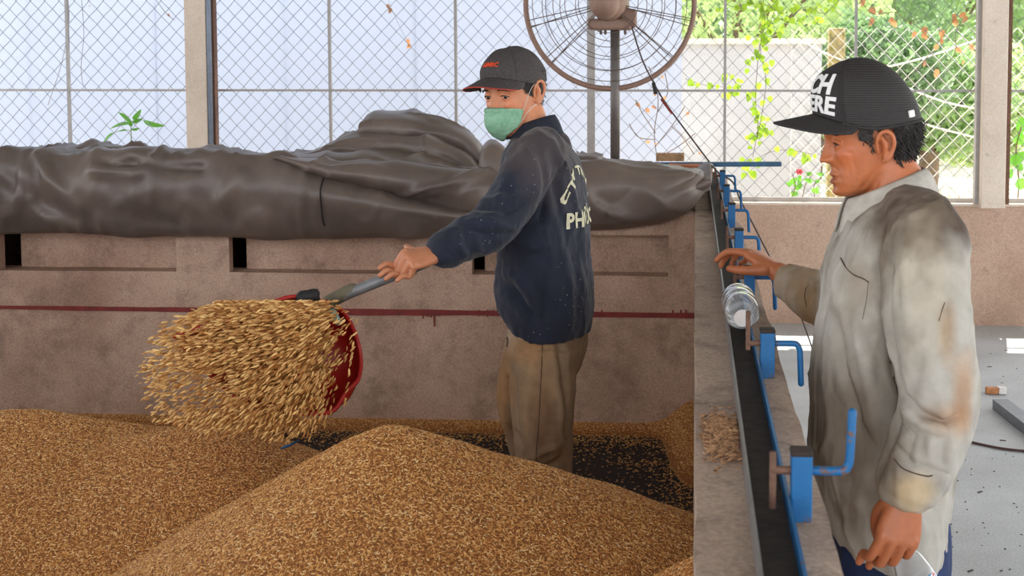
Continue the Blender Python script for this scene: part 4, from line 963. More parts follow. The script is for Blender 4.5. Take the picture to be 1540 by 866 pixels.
# torn pocket edge, hem and cuff stitching
M_STITCH = plain('dark_stitch', srgb(84, 66, 54), .8)
bv = bvh_of(me)
def on_surface(bv, pts, lift=.001):
    out = []
    for u, v in pts:
        d = _w+(u-UP_)/FPX*_r+(VP_-v)/FPX*_u; h = raycast(bv, CAM, d/np.linalg.norm(d))
        if h: out.append(h[0]-d/np.linalg.norm(d)*lift)
    return out
for nm, pts, r in [('pocket_tear', [(1264, 388), (1272, 402), (1284, 413), (1298, 419), (1306, 424)], .0012), ('pocket_edge', [(1306, 424), (1303, 450), (1297, 480)], .0004), ('sleeve_tear', [(1421, 455), (1417, 466), (1412, 482)], .0007), ('cuff_seam', [(1345, 690), (1356, 703), (1374, 711), (1394, 716), (1402, 715)], .0012), ('cuff_seam', [(1212, 432), (1210, 446), (1213, 462)], .0009)]:
    P = on_surface(bv, pts)
    if len(P) > 2: MB().limb(P, r, 5, 4).build(nm, M_STITCH, shirt, True)

# trousers
mb = MB()
V, F = loft([(PO(1335, 740), (.11, 0, 0), (0, .165, 0)), (PO(1335, 800), (.118, 0, 0), (0, .172, 0)), (PO(1337, 860), (.112, 0, 0), (0, .165, 0)), (PO(1337, 890), (.08, 0, 0), (0, .13, 0))], 32, 4, 2.3); mb.add(V, F)
for hp in (hipL, hipR): mb.limb([(hp[0]+.005, hp[1], hp[2]-.01), (hp[0], hp[1], .5), (hp[0]+.012, hp[1], .10)], [.098, .085, .075], 24, 8, cap=False)
me = remesh(mb, .007, 3, 'trousers'); V = get_v(me); N = get_n(me); set_v(me, V+N*(.006*vnoise(V*np.array((1.5, 1.5, .6)), 10, 3, 3))[:, None])
obj('trousers', me, plain('navy_trousers', srgb(30, 50, 92), .85, var=.25, scale=14, bump=.15), older)

# bottle in his left hand
bp = PO(1346, 806, 2.375); bd = nrm(PO(1384, 880, 2.34)-PO(1346, 806, 2.375)); base = bp+bd*.195
held = thing('held_bottle', 'small clear water bottle with a printed label, held by its neck', 'bottle', tuple(base))
obj('bottle_shell', MB().add(place(pv, base, -bd, (0, 1, 0), .98), pf).mesh('bottle_shell', True), M_CLEAR, held, solid=.0012)
q = NT('bottle_label'); n = q.noise(60, 2); q.col(q.ramp(n, [(.35, srgb(236, 240, 244)), (.46, srgb(60, 140, 206)), (.54, srgb(236, 240, 244)), (.62, srgb(206, 60, 70)), (.68, srgb(240, 236, 230))], 'CONSTANT')); q.set(Roughness=.4)
V, F = lathe([(.0348, .060), (.0352, .062), (.0352, .112), (.0348, .114)], 28); obj('label_band', MB().add(place(V, base, -bd, (0, 1, 0), .98), ringfaces(4, 28, False)).mesh('label_band', True), q.m, held)
V, F = lathe([(.001, .190), (.0145, .190), (.0145, .206), (.001, .207)], 20); obj('bottle_cap', MB().add(place(V, base, -bd, (0, 1, 0), .98), F).mesh('bottle_cap', True), plain('white_cap', srgb(226, 228, 232), .5), held)
# ================================================================== young man shovelling in the bin
YW = 3.85
PW = lambda u, v, Y=YW: at(u, v, Y)
SW = 520.0
f2 = nrm((-.982, .19, 0)); l2 = np.cross((0, 0, 1), f2)          # facing away to the left; l2 = his left, towards the camera
worker = thing('person', 'young man in navy jacket, dark cap and green mask shovelling rice', 'person', (PW(815, 600)[0], YW, ZF))
H2 = Head(PW(774, 140), (-.53, -.85), math.radians(8), math.radians(2), 1.0, 1.0)
mb = MB(); H2.grid(mb); H2.ear(mb, -1); H2.ear(mb, 1)
mb.limb([H2.w((0, -.022, -.03)), PW(794, 180, 3.86), PW(802, 210)], [.056, .055, .052], 24, 5)
wk = lambda u, v, a, b: (PW(u, v), f2*a, l2*b)
V, F = loft([wk(804, 206, .045, .05), wk(812, 232, .055, .10), wk(816, 262, .07, .14), wk(820, 320, .08, .14), wk(820, 400, .085, .13), wk(822, 470, .08, .12), wk(822, 520, .07, .11), wk(822, 545, .05, .08)], 32, 4, 2.3); mb.add(V, F)
shL, shR = PW(806, 244, 3.70), PW(820, 244, 4.00)
elL, wrL = at(738, 338, 3.55), at(660, 381, 3.44)
hd = nrm((-.78, -.55, -.12)); hn = nrm((.12, -.45, .85)); hn = nrm(hn-hd*(hn@hd))
haL = wrL+hd*.082-hn*.031
mb.limb([shL, (shL+elL)/2, elL, (elL+wrL)/2, wrL], [.052, .046, .042, .036, .027], 16, 5)
hend = at(712, 349, 3.66)
elR = at(770, 345, 4.02)
mb.limb([shR, (shR+elR)/2, elR, (elR+hend)/2, hend+np.array((.05, .05, .0))], [.052, .046, .042, .036, .028], 16, 5)
nhip, fhip = PW(818, 520, 3.77), PW(806, 520, 3.97)
mb.limb([nhip, PW(816, 660, 3.73), (PW(822, 720, 3.75)[0], 3.76, ZF+.09)], [.066, .052, .04], 16, 5)
fk = PW(790, 620, 4.0); ff = PW(806, 700, 4.08)
mb.limb([fhip, fk, (ff[0], 4.06, ZF+.09)], [.064, .052, .04], 16, 5)
for x, y in ((PW(822, 720, 3.75)[0], 3.76), (ff[0], 4.06)): mb.limb([(x+.04, y-.01, ZF+.045), (x-.05, y+.02, ZF+.04), (x-.14, y+.05, ZF+.03)], [.036, .038, .026], 14, 4)
# hands round the shaft
sd_ = nrm(at(510, 446, 3.40)-haL)                              # shaft direction, down to the scoop
hand(mb, wrL, hd, hn, sd_, [(.95, 1.35, .9), (1.0, 1.35, .9), (1.0, 1.4, .9), (1.05, 1.4, .9)], 1.0, ((.35, .8, -.5), (.1, 1, -.35), (.0, 1, -.3)), .04)
hand(mb, hend+np.array((.05, .05, .0)), nrm(np.array((-.9, -.6, .0))), (0, .2, 1), (-1, 0, 0), [(.75, 1.3, .8)]*4, 1.0, None, .05)
lids(mb, H2, .003)
me = remesh(mb, .0025, 1, 'body'); paint_skin(me, H2, srgb(214, 142, 102)); obj('body', me, M_SKIN, worker)
eyes(H2, worker, (-.2, -.35), .0108, .001, .0740)
for sx_ in (-1, 1):
    MB().limb([H2.w(p) for p in [(sx_*.013, .0905, .019), (sx_*.025, .0955, .0225), (sx_*.040, .0905, .0205), (sx_*.050, .079, .014)]], [.0018, .0030, .0026, .001], 8, 4, flat=.6).build('eyebrow', M_HAIR, worker, True)
    MB().limb([H2.w(p) for p in [(sx_*.018, .0835, .0015), (sx_*.026, .0895, .0050), (sx_*.036, .0890, .0048), (sx_*.046, .0795, .0005)]], [.0008, .0013, .0013, .0008], 6, 4).build('eyelid', M_HAIR, worker, True)
def mk2(P, th, z):
    ny = P[:, 1]; n = .004*np.sin(ny*500)
    return ((ny < .040+n) & (ny > .006) & (z > -.018+.7*(ny-.006)+n)) | ((ny <= .008) & (ny > -.03) & (z > .022)) | ((ny <= -.028) & (z > -.045+n))
hair_patch(H2, worker, 'hair', mk2, M_HAIR, .004, 350, 7, fuzz=.0015, slen=.014)
MB().limb([H2.w(p) for p in [(.062, .075, .040), (.060, .083, .030), (.058, .082, .018)]], [.006, .006, .002], 8, 3).build('fringe', M_HAIR, worker, True)

# cap
q = NT('charcoal_cotton'); n = q.noise(240, 3); dsp = q.n('ShaderNodeTexVoronoi'); dsp.inputs['Scale'].default_value = 120; q.l(q.coord(), dsp.inputs['Vector'])
c = q.ramp(n, [(.3, srgb(58, 53, 52)), (.7, srgb(82, 76, 74))]); q.col(q.mix(q.ramp(dsp.outputs['Distance'], [(.06, .7), (.12, 0.0)]), c, srgb(168, 156, 146))); q.set(Roughness=.85); q.bump(n, .2, .001); M_GREYCAP = q.m
M_ORANGE = plain('orange_thread', srgb(228, 78, 34), .6, var=.1)
CP2 = dict(zb=.024, zf=.034, zt=.134, pf=2.3, pb=2.2, q=2.0, ax=.085, ayf=.108, ayb=.110, y0=-.002, vl=.070, vd=.016, vc=.012, va=1.15, lean=.0, crumple=.004, seams=(-.95, .95, -2.1, 2.1))
crown2, cap2 = cap_builder(H2, worker, CP2, M_GREYCAP, M_GREYCAP, plain('red_trim', srgb(176, 58, 44), .7))
cap_text('AIMRC', .022, .30, .42, 'embroidery', M_ORANGE, crown2, H2, cap2, .2, .1, .115, False)

# green mask, bulging to a fold over nose and chin, with ear loops
ncol, nrow = 44, 26; th = np.linspace(-1.20, 1.20, ncol); rows = []
for t_ in np.linspace(0, 1, nrow):
    zt_ = -.024-.018*(np.abs(th)/1.2)**1.4; zb_ = -.128+.040*(np.abs(th)/1.2)**1.6
    z = zt_+(zb_-zt_)*t_; zc = np.clip(z, -.112, .1)
    p = H2.surf(th, zc, False, .004); p[:, 2] = z
    fw = np.exp(-(th/.52)**2); bulge = (.010+.026*math.sin(min(1, t_*1.25)*PI)**.8)*fw+.004
    if t_ < .12: bulge = bulge+fw*.010
    p[:, 1] += bulge; p[:, 1] -= np.clip(-.112-z, 0, 1)*1.6
    rows.append(p)
G = np.array(rows).reshape(-1, 3); W = H2.w(G); W += np.array(nrm(W.mean(0)-H2.c))*(.0025*vnoise(W, 60, 3, 2))[:, None]
def mask_mat():
    q = NT('mask_green'); n = q.noise(35, 4, .7); q.col(q.ramp(n, [(.3, srgb(116, 166, 132)), (.7, srgb(156, 202, 168))])); q.set(Roughness=.8); q.bump(n, .3, .004); return q.m
mo = obj('face_mask', MB().add(W, grid_faces(nrow, ncol)).mesh('face_mask', True), mask_mat(), worker, solid=.0015)
for s_, col_ in ((0, 0), (ncol-1, ncol-1)):
    sg = -1 if s_ == 0 else 1; e0 = W[2*ncol+s_]; e1 = W[(nrow-4)*ncol+s_]
    MB().limb([e0, H2.w((sg*.079, .030, .002)), H2.w((sg*.080, .008, .022)), H2.w((sg*.086, -.008, .030))], .0011, 5, 4).build('ear_loop', plain('loop_elastic', srgb(214, 206, 190), .7), mo, True)
    MB().limb([e1, H2.w((sg*.074, .022, -.040)), H2.w((sg*.078, .0, -.036))], .0011, 5, 4).build('ear_loop', plain('loop_elastic', srgb(214, 206, 190), .7), mo, True)

# jacket
mb = MB()
def jk(u0, u1, v, b):
    h = (u1-u0)/2/SW; a = math.sqrt(max(h*h-(abs(l2[0])*b)**2, .004))/abs(f2[0]); return (PW((u0+u1)/2, v), f2*a, l2*b)
V, F = loft([jk(778, 826, 198, .06), jk(772, 838, 206, .085), jk(764, 852, 220, .140), jk(760, 866, 240, .178), jk(760, 875, 268, .195), jk(758, 881, 310, .19), jk(756, 884, 350, .185), jk(752, 886, 390, .18), jk(747, 890, 430, .178), jk(754, 891, 465, .180), jk(763, 889, 488, .176), jk(768, 887, 500, .172)], 56, 6, 2.3); 
V2 = V.copy(); k = V[:, 2] < PW(0, 455)[2]; side_ = (V-np.array(PW(822, 460)))@f2
V2[k, 2] += np.clip(side_[k]/.12, 0, 1)*.045*np.clip((PW(0, 455)[2]-V[k, 2])/.06, 0, 1); mb.add(V2, F)
mb.limb([PW(815, 226, 3.74), PW(800, 244, 3.68), (shL*.45+elL*.55)+np.array((.01, 0, .005)), elL+np.array((.006, 0, 0)), elL*.55+wrL*.45, wrL+(elL-wrL)*.12], [.066, .074, .068, .066, .056, .050], 28, 7)
mb.limb([wrL+(elL-wrL)*.18, wrL+(elL-wrL)*.02], [.047, .045], 28, 4, cap=False)
mb.limb([PW(828, 226, 3.98), shR, (shR+elR)/2, elR, (elR+hend)/2+np.array((.03, .03, 0)), hend+np.array((.07, .07, 0))], [.066, .072, .066, .062, .054, .045], 24, 6)
me = remesh(mb, .0042, 3, 'jacket')
folds(me, [([(800, 190), (828, 215), (850, 260), (872, 330), (878, 390)], 4, .010), ([(830, 200), (845, 250), (846, 300), (858, 350)], 6, .009), ([(838, 230), (836, 280), (850, 330), (866, 420)], 8, -.012),
    ([(800, 300), (760, 318), (720, 312)], 5, -.010), ([(790, 290), (750, 300), (725, 300)], 5, .009), ([(700, 340), (730, 352), (770, 350)], 5, -.012), ([(690, 345), (690, 370), (700, 385)], 6, .012), ([(705, 335), (735, 330), (770, 345)], 6, .010), ([(676, 350), (674, 375), (682, 388)], 4, -.008), ([(715, 355), (720, 375), (745, 380)], 6, .009),
    ([(748, 420), (775, 440), (800, 470), (810, 490)], 6, -.014), ([(752, 405), (785, 425), (812, 465)], 7, .012), ([(760, 450), (790, 475), (815, 488)], 5, .009), ([(815, 410), (820, 450), (818, 495)], 5, -.008), ([(800, 380), (812, 420), (840, 450)], 10, .006), ([(850, 380), (858, 430), (850, 490)], 8, .007), ([(870, 400), (882, 450), (884, 490)], 4, .006),
    ([(790, 345), (812, 330), (818, 300)], 7, -.012), ([(775, 365), (808, 372), (830, 360)], 8, .008), ([(782, 215), (800, 240), (806, 280)], 7, .008), ([(815, 240), (822, 280), (816, 330)], 6, -.009), ([(760, 260), (750, 300), (742, 320)], 6, .006)])
V = get_v(me); N = get_n(me); w = 1-np.abs(vnoise(V*np.array((1.6, 1.6, .8)), 10, 3, 15)); set_v(me, V+N*((w-.7)*.012+.002*vnoise(V, 45, 2, 8))[:, None])
V = get_v(me); N = get_n(me); Q = proj(V); C = np.tile(np.array(srgb(22, 29, 48)[:3]), (len(V), 1))
for i, (c_, r_, col, s_) in enumerate([((810, 215), (60, 45), (74, 64, 62), .9), ((830, 250), (40, 50), (62, 56, 60), .7)]):
    C = stain(C, V, Q, c_, r_, col, s_, 30+i, .7)
C *= (1+.35*vnoise(V, 18, 4, 21))[:, None]; paint(me, np.clip(C, 0, 1))
q = NT('navy_twill'); a = q.n('ShaderNodeVertexColor', layer_name='Col'); n = q.noise(200, 3); vo = q.n('ShaderNodeTexVoronoi'); vo.inputs['Scale'].default_value = 55; q.l(q.coord(), vo.inputs['Vector']); big = q.noise(5, 3)
sp = q.mix(1.0, q.ramp(vo.outputs['Distance'], [(.07, 1.0), (.13, 0.0)]), q.ramp(big, [(.5, 0.0), (.62, .8)]), 'MULTIPLY')
q.col(q.mix(sp, a.outputs[0], srgb(150, 152, 158))); q.set(Roughness=.82); q.bump(n, .2, .002); q.p.inputs['Sheen Weight'].default_value = .15; M_NAVY = q.m
jacket = obj('jacket', me, M_NAVY, worker)
# stand collar
nn_, rows = 50, []; ph = np.linspace(-PI+.5, PI-.5, nn_); c0 = PW(803, 202); c1 = PW(798, 179, 3.865)
for t_ in np.linspace(0, 1, 7):
    c = c0+(c1-c0)*t_; fr = (1-np.cos(ph))/2; R_ = .082-.014*t_
    P = c[None]+(-f2)[None]*(R_*np.cos(ph))[:, None]*1.02+l2[None]*(R_*np.sin(ph))[:, None]; P[:, 2] += (.012-.050*fr)*(.4+.6*t_)+.006*math.sin(t_*PI)
    rows.append(P)
cm = MB().add(np.array(rows).reshape(-1, 3), grid_faces(7, nn_)).mesh('collar', True); obj('collar', cm, plain('navy_collar', srgb(34, 38, 52), .85, var=.3, scale=60), jacket, solid=.006)
# lettering across the back: an arched line over a straight one
bv = bvh_of(me); M_YPRINT = plain('cream_print', srgb(216, 210, 178), .7, var=.2, scale=80)
bc = PW(822, 300)
def back_text(name, txt, size, place2d):
    V, F = text_mesh(txt, size, 0, 1.06); wid = V[:, 0].max(); out = []
    for x, y in V:
        s_, z = place2d(x, y, wid); o = np.array((bc[0], bc[1], 0))+l2*s_-f2*.6; o[2] = z; h = raycast(bv, o, f2); out.append(h[0]-f2*.0025 if h else o+f2*.45)
    MB().add(np.array(out), F).build(name, M_YPRINT, jacket, solid=.001)
zA, zB = PW(0, 316)[2], PW(0, 330)[2]
def arc(x, y, wid):
    R_ = .118; a = (x/wid-.5)*2.5; return -math.sin(a)*(R_+y), zA+math.cos(a)*(R_+y)
back_text('lettering', 'CTY TNHH', .036, arc)
back_text('lettering', 'PHƯỚC', .060, lambda x, y, wid: (wid/2-x+.006, zB+y))

# trousers
mb = MB()
V, F = loft([jk(774, 876, 462, .145), jk(768, 880, 490, .155), jk(762, 881, 520, .163), jk(762, 874, 550, .15), jk(775, 860, 575, .10)], 40, 5, 2.3); mb.add(V, F)
mb.limb([PW(818, 528, 3.77), PW(816, 580, 3.75), PW(816, 640, 3.73), PW(819, 690, 3.735), PW(822, 760, 3.75), (PW(822, 720, 3.75)[0], 3.76, ZF+.10)], [.096, .094, .086, .080, .074, .072], 28, 7, cap=False)
mb.limb([PW(804, 528, 3.96), PW(796, 575, 3.985), PW(792, 610, 4.0), PW(800, 655, 4.03), PW(806, 700, 4.05), (ff[0], 4.06, ZF+.10)], [.094, .094, .088, .078, .072, .068], 28, 7, cap=False)
me = remesh(mb, .005, 3, 'trousers')
folds(me, [([(835, 500), (842, 550), (855, 620), (852, 700)], 6, -.012), ([(828, 505), (836, 560), (846, 640)], 8, .012), ([(770, 510), (790, 530), (810, 528)], 6, -.008), ([(768, 540), (775, 600), (780, 660), (785, 700)], 5, -.008), ([(790, 560), (795, 620), (800, 690)], 12, .006), ([(800, 690), (815, 680), (840, 672)], 6, .010), ([(805, 705), (830, 700), (850, 690)], 6, -.010), ([(760, 560), (756, 600), (764, 640)], 6, .006), ([(765, 640), (775, 655), (782, 670)], 4, -.010), ([(840, 650), (850, 660), (856, 690)], 6, .008)])
V = get_v(me); N = get_n(me); w = 1-np.abs(vnoise(V*np.array((1.5, 1.5, .6)), 10, 3, 25)); set_v(me, V+N*((w-.7)*.013)[:, None])
V = get_v(me); Q = proj(V); C = np.tile(np.array(srgb(140, 116, 90)[:3]), (len(V), 1))
for i, (c_, r_, col, s_) in enumerate([((768, 490), (18, 40), (178, 158, 132), .7), ((810, 560), (26, 90), (166, 136, 100), .6), ((756, 590), (12, 50), (176, 128, 78), .6), ((790, 520), (30, 20), (170, 122, 76), .5), ((818, 620), (16, 60), (110, 72, 50), .5)]):
    C = stain(C, V, Q, c_, r_, col, s_, 50+i, .8)
paint(me, np.clip(C*(1+.2*vnoise(V, 30, 3, 4))[:, None], 0, 1)); tr = obj('trousers', me, attr_mat('worn_khaki', .88, .14, 40, .25, bdist=.003), worker)
bv = bvh_of(me)
for nm, pts, r in [('side_seam', [(815, 506), (815, 540), (813, 580), (810, 640), (806, 690), (812, 712)], .0013), ('pocket_edge', [(770, 500), (784, 506), (812, 504)], .0012), ('pocket_edge', [(845, 508), (865, 506), (880, 503)], .0012), ('pocket_tear', [(763, 508), (764, 514), (763, 520)], .004)]:
    P = on_surface(bv, pts)
    if len(P) > 1: MB().limb(P, r, 5, 4).build(nm, M_STITCH, tr, True)

# ------------------------------------------------------------------ red scoop on a shaft
A0 = at(505, 449, 3.40)
sc_root = thing('grain_scoop', 'red plastic grain scoop on a grey metal shaft, flinging rice', 'shovel', tuple(A0))
MB().limb([at(498, 452, 3.40), A0, (A0+haL)/2, haL, haL-sd_*.045], .0145, 16, 4).build('shaft', plain('shaft_grey', srgb(132, 134, 136), .5, .3, var=.25, scale=30), sc_root, True)
MB().limb([at(494, 454, 3.40), at(530, 436, 3.405)], .018, 16, 2).build('shaft_socket', plain('shaft_olive', srgb(104, 98, 78), .6, var=.3), sc_root, True)
# the blade: a long trough open to the left, its rounded heel at the right, its hollow turned to the camera
def blade(s_, t_):
    """s_ 0 heel .. 1 lip along the trough; t_ -1 lower rim .. 1 upper rim across it"""
    top = catmull([at(478, 452, 3.34), at(440, 446, 3.30), at(390, 462, 3.26), at(330, 482, 3.23), at(262, 506, 3.22)], 6)
    bot = catmull([at(520, 590, 3.34), at(500, 618, 3.31), at(460, 622, 3.28), at(415, 618, 3.25), at(352, 596, 3.24)], 6)
    mid = catmull([at(537, 510, 3.47), at(520, 520, 3.55), at(450, 540, 3.50), at(380, 548, 3.42), at(300, 552, 3.33)], 6)
    i = s_*(len(top)-1); a = int(min(i, len(top)-2)); fr = i-a; T_, B_, M_ = (q[a]+(q[a+1]-q[a])*fr for q in (top, bot, mid))
    h = (t_+1)/2; w_ = math.sqrt(max(0, 1-abs(t_)**2.2)); return B_+(T_-B_)*h+(M_-(T_+B_)/2)*w_
V = np.array([blade(a, b) for a in np.linspace(0, 1, 40) for b in np.linspace(-1, 1, 30)])
M_REDP = plain('red_plastic', srgb(188, 40, 32), .4, 0, var=.12, scale=14)
bl = obj('blade', MB().add(V, grid_faces(40, 30)).mesh('blade', True), M_REDP, sc_root, solid=.004)
MB().limb([blade(0, b) for b in np.linspace(-1, 1, 16)], .006, 8, 2).build('heel_rim', M_REDP, bl, True)
MB().limb([blade(a, 1) for a in np.linspace(0, 1, 14)], .006, 8, 2).build('side_rim', M_REDP, bl, True)
MB().limb([blade(a, -1) for a in np.linspace(0, 1, 14)], .006, 8, 2).build('side_rim', M_REDP, bl, True)
# heel wall closes the trough towards the shaft
hv = [at(505, 470, 3.40)]+[blade(0, b) for b in np.linspace(-1, 1, 24)]
k_ = MB(); k_.limb([at(456, 449, 3.31), at(470, 445, 3.31)], [.019, .020], 14, 3); me = k_.mesh('knotted_rubber', True); V = get_v(me); set_v(me, V+get_n(me)*(.007*vnoise(V, 70, 2))[:, None]); obj('knotted_rubber', me, plain('black_rubber', srgb(34, 32, 34), .6), sc_root)
MB().limb([at(500, 470, 3.36), at(508, 484, 3.37)], [.011, .010], 12, 2).build('bolt', plain('verdigris_bolt', srgb(140, 172, 158), .4, .3), sc_root, True)

# ------------------------------------------------------------------ rice in the air, thrown off the scoop to the left and down
r = np.random.default_rng(11); n = 13000
O_ = np.array((540.0, 455.0)); ang = np.radians(np.clip(r.normal(206, 25, n), 163, 262)); L_ = r.beta(2.0, 1.45, n)
reach = np.interp(np.degrees(ang), [160, 175, 188, 200, 212, 225, 240, 252, 262], [130, 250, 310, 355, 352, 285, 240, 210, 175]); rad = 20+L_*(reach-20)*r.uniform(.9, 1.03, n)
u = O_[0]+np.cos(ang)*rad; v = O_[1]-np.sin(ang)*rad
keep = (u > 203) & (v < 690) & (v > 452+np.clip((330-u)*.35, 0, 90)) & ~((u < 345) & (u > 250) & (v > 560) & (v < 615) & (r.random(n) < .62)) & ~((u > 455) & (r.random(n) < np.clip((u-455)/60, 0, .9))); u, v = u[keep], v[keep]
Yg = np.where(r.random(len(u)) < .75, 3.20, 3.30)+r.normal(0, .07, len(u)); P = np.array([at(a, b, c_) for a, b, c_ in zip(u, v, Yg)])
d = np.c_[u-O_[0]-25, np.zeros(len(u)), -(v-O_[1])*.9-10]; d /= np.linalg.norm(d, axis=1)[:, None]; d += r.normal(0, .22, d.shape)
strewn('flying_grain', P, d, r.uniform(1.3, 2.2, len(u)), M_GRAINCOL, 'spray of rice grains flying off the red scoop', 'rice', colmix=(np.array(srgb(176, 112, 46)[:3]), np.array(srgb(250, 206, 132)[:3])))
# blue scrap lying in the dip of the heap
p = at(437, 670, 3.25); o = MB().limb([p+(-.02, 0, -.006), p+(0, -.01, .004), p+(.018, 0, .012)], [.006, .008, .004], 8, 3, flat=.5).build('plastic_scrap', plain('blue_scrap', srgb(24, 78, 120), .5), None, True); tag(o, 'small dark blue plastic scrap in the dip between the rice heaps', 'scrap')
# ------------------------------------------------------------------ plants beyond and on the fence
def leaf_mat(name, c, w=.45):
    return translucent(name, c, w, .5)
M_LEAFS = [leaf_mat('tree_leaf_deep', srgb(126, 156, 108)), leaf_mat('tree_leaf_mid', srgb(152, 182, 122)), leaf_mat('tree_leaf_pale', srgb(186, 206, 146))]
M_VLEAF = leaf_mat('vine_leaf', srgb(168, 204, 66), .5); M_DRY = leaf_mat('dry_leaf', srgb(196, 142, 96), .4); M_PLANT = leaf_mat('bright_leaf', srgb(112, 178, 64), .5)
M_TWIG = plain('twig_bark', srgb(128, 104, 82), .85, var=.3); M_TRUNK = plain('trunk_bark', srgb(110, 92, 74), .9, var=.3, bump=.3)
def leaf_cloud(n, c, R, size, seed, shell=.55):
    r = np.random.default_rng(seed); d = r.normal(0, 1, (n, 3)); d /= np.linalg.norm(d, axis=1)[:, None]; rad = r.uniform(shell, 1, n)**.6
    lump = 1+.28*vnoise(d, 2.2, 2, seed); P = np.asarray(c)+d*(rad*lump)[:, None]*np.asarray(R)
    a = r.normal(0, 1, (n, 3)); a /= np.linalg.norm(a, axis=1)[:, None]; b = np.cross(a, r.normal(0, 1, (n, 3))); b /= np.linalg.norm(b, axis=1)[:, None]; nn = np.cross(a, b)
    s = (size*r.uniform(.6, 1.3, n))[:, None]
    V = np.stack((P-a*s, P+b*s*.42+nn*s*.08, P+a*s, P-b*s*.42+nn*s*.08), 1).reshape(-1, 3)
    i = np.arange(n)*4; F = np.stack((i, i+1, i+2, i+3), 1); me = bpy.data.meshes.new('foliage'); me.from_pydata(V.tolist(), [], F.tolist()); return me
def tree(name, label, u, v, Y, R, n, size, kind, seed, group='trees beyond the fence'):
    c = at(u, v, Y); t = thing(name, label, 'tree', (c[0], Y, -.03), group)
    obj('foliage', leaf_cloud(n, c, R, size, seed), M_LEAFS[kind], t)['kind'] = 'stuff'
    MB().limb([(c[0], Y, -.05), (c[0]+.1, Y, c[2]*.5), tuple(c)], [.14, .11, .04], 10, 4).build('trunk', M_TRUNK, t, True)
    for i in range(5):
        a = i*1.26+seed; MB().limb([(c[0]+.05, Y, max(.4, c[2]-R[2]*.7)), tuple(c+np.array((math.cos(a)*R[0]*.6, math.sin(a)*R[1]*.5, R[2]*.25)))], [.06, .015], 6, 2).build('branch', M_TRUNK, t, True)
    return t
tree('leafy_tree', 'wide pale green tree rising over the whitewashed yard wall', 1105, 0, 17.4, (2.05, 1.3, 1.53), 7000, .087, 2, 1)
tree('leafy_tree', 'deep green tree standing behind the mossy post', 1225, 20, 21, (2.4, 1.35, 2.0), 7500, .09, 0, 2)
tree('leafy_tree', 'mid green tree behind the dry brown leaves on the fence', 1370, 10, 24.6, (3.0, 1.35, 2.6), 8000, .116, 1, 3)
tree('leafy_tree', 'pale tree growing past the wide grey column', 1520, 40, 28.2, (3.55, 1.35, 3.1), 7500, .133, 2, 4)
tree('leafy_tree', 'tall deep green tree farthest behind the other crowns', 1310, -60, 32, (6.0, 1.5, 3.5), 8000, .16, 0, 5)
tree('round_bush', 'low bright green bush on the sunlit ground behind the second fence', 1385, 150, 14.8, (1.02, .56, .63), 5200, .065, 1, 6, 'bushes behind the second fence')
tree('round_bush', 'dusky green bush showing past the back of the black cap', 1310, 120, 13.3, (.77, .52, .64), 4800, .056, 0, 7, 'bushes behind the second fence')
tree('round_bush', 'pale bush low down beside the wide grey column', 1490, 165, 16.3, (.87, .56, .70), 4200, .07, 2, 8, 'bushes behind the second fence')

# second, sunlit fence with its mossy post
M_BRIGHTWIRE = plain('bright_wire', srgb(232, 232, 228), .45, .2, var=.05)
f2o = thing('wire_fence', 'second bright wire fence running behind the yard', 'fence', (at(1400, 250, 10.9)[0], 10.9, 0))
x0, x1 = at(1190, 150, 10.9)[0], at(1640, 150, 10.9)[0]
o = chain_panel(x0, x1, .25, at(1300, 45, 10.9)[2], 10.9, .062, .0034).build('wire_mesh', M_BRIGHTWIRE, f2o); o['kind'] = 'stuff'
for a, b in (((1290, 150), (1480, 210)), ((1280, 112), (1470, 60)), ((1200, 60), (1330, 110)), ((1360, 130), (1476, 165))):
    MB().limb([at(*a, 10.85), at((a[0]+b[0])/2, (a[1]+b[1])/2+5, 10.84), at(*b, 10.85)], .008, 6, 4).build('stay_wire', M_BRIGHTWIRE, f2o, True)
q = NT('mossy_concrete'); n = q.noise(14, 5); q.col(q.ramp(n, [(.35, srgb(190, 174, 130)), (.6, srgb(150, 140, 84)), (.75, srgb(110, 112, 60))])); q.set(Roughness=.9); q.bump(n, .4)
a, b = at(1246, 70, 10.95), at(1271, 70, 10.95)
MB().box((a[0], 10.93, -.05), (b[0], 11.05, at(1258, 42, 10.95)[2])).build('mossy_post', q.m, f2o, bevel=.012)

# leaves that can be told apart: one mesh, many parts
def leaf_mesh(name, L, W, mat, lobed=False, curl=.12):
    n = 7; V = []; ts = np.linspace(0, 1, n)
    for t in ts:
        w = W*(math.sin(PI*min(1, t**.75))**.8 if not lobed else (.9*math.sin(PI*t**.6)**.7))+.0005; z = -curl*L*t*t
        V += [(-w, t*L, z+.18*w), (0, t*L, z), (w, t*L, z+.18*w)]
    me = MB().add(V, [(3*i+j, 3*i+j+1, 3*i+4+j, 3*i+3+j) for i in range(n-1) for j in range(2)]).mesh(name, True); me.materials.append(mat); return me
def put_leaf(me, name, P, d, parent, s=1.0, roll=0):
    o = bpy.data.objects.new(name, me); COL.objects.link(o); y = nrm(d); x = np.cross(y, (0, -1, .2)); x = nrm(x); x = rot(x, y, roll); z = np.cross(x, y)
    M = Matrix(((x[0], y[0], z[0], P[0]), (x[1], y[1], z[1], P[1]), (x[2], y[2], z[2], P[2]), (0, 0, 0, 1))) @ Matrix.Scale(s, 4)
    o.parent = parent; o.matrix_parent_inverse = Matrix.Translation(-Vector(parent.location)); o.matrix_basis = M; return o
LV = leaf_mesh('leaf', .046, .021, M_VLEAF, True); LD = leaf_mesh('leaf', .05, .017, M_DRY, False, .5); LP = leaf_mesh('leaf', .13, .024, M_PLANT, False, .35); LB = leaf_mesh('leaf', .11, .045, M_PLANT, True, .2)
rv2 = np.random.default_rng(21)
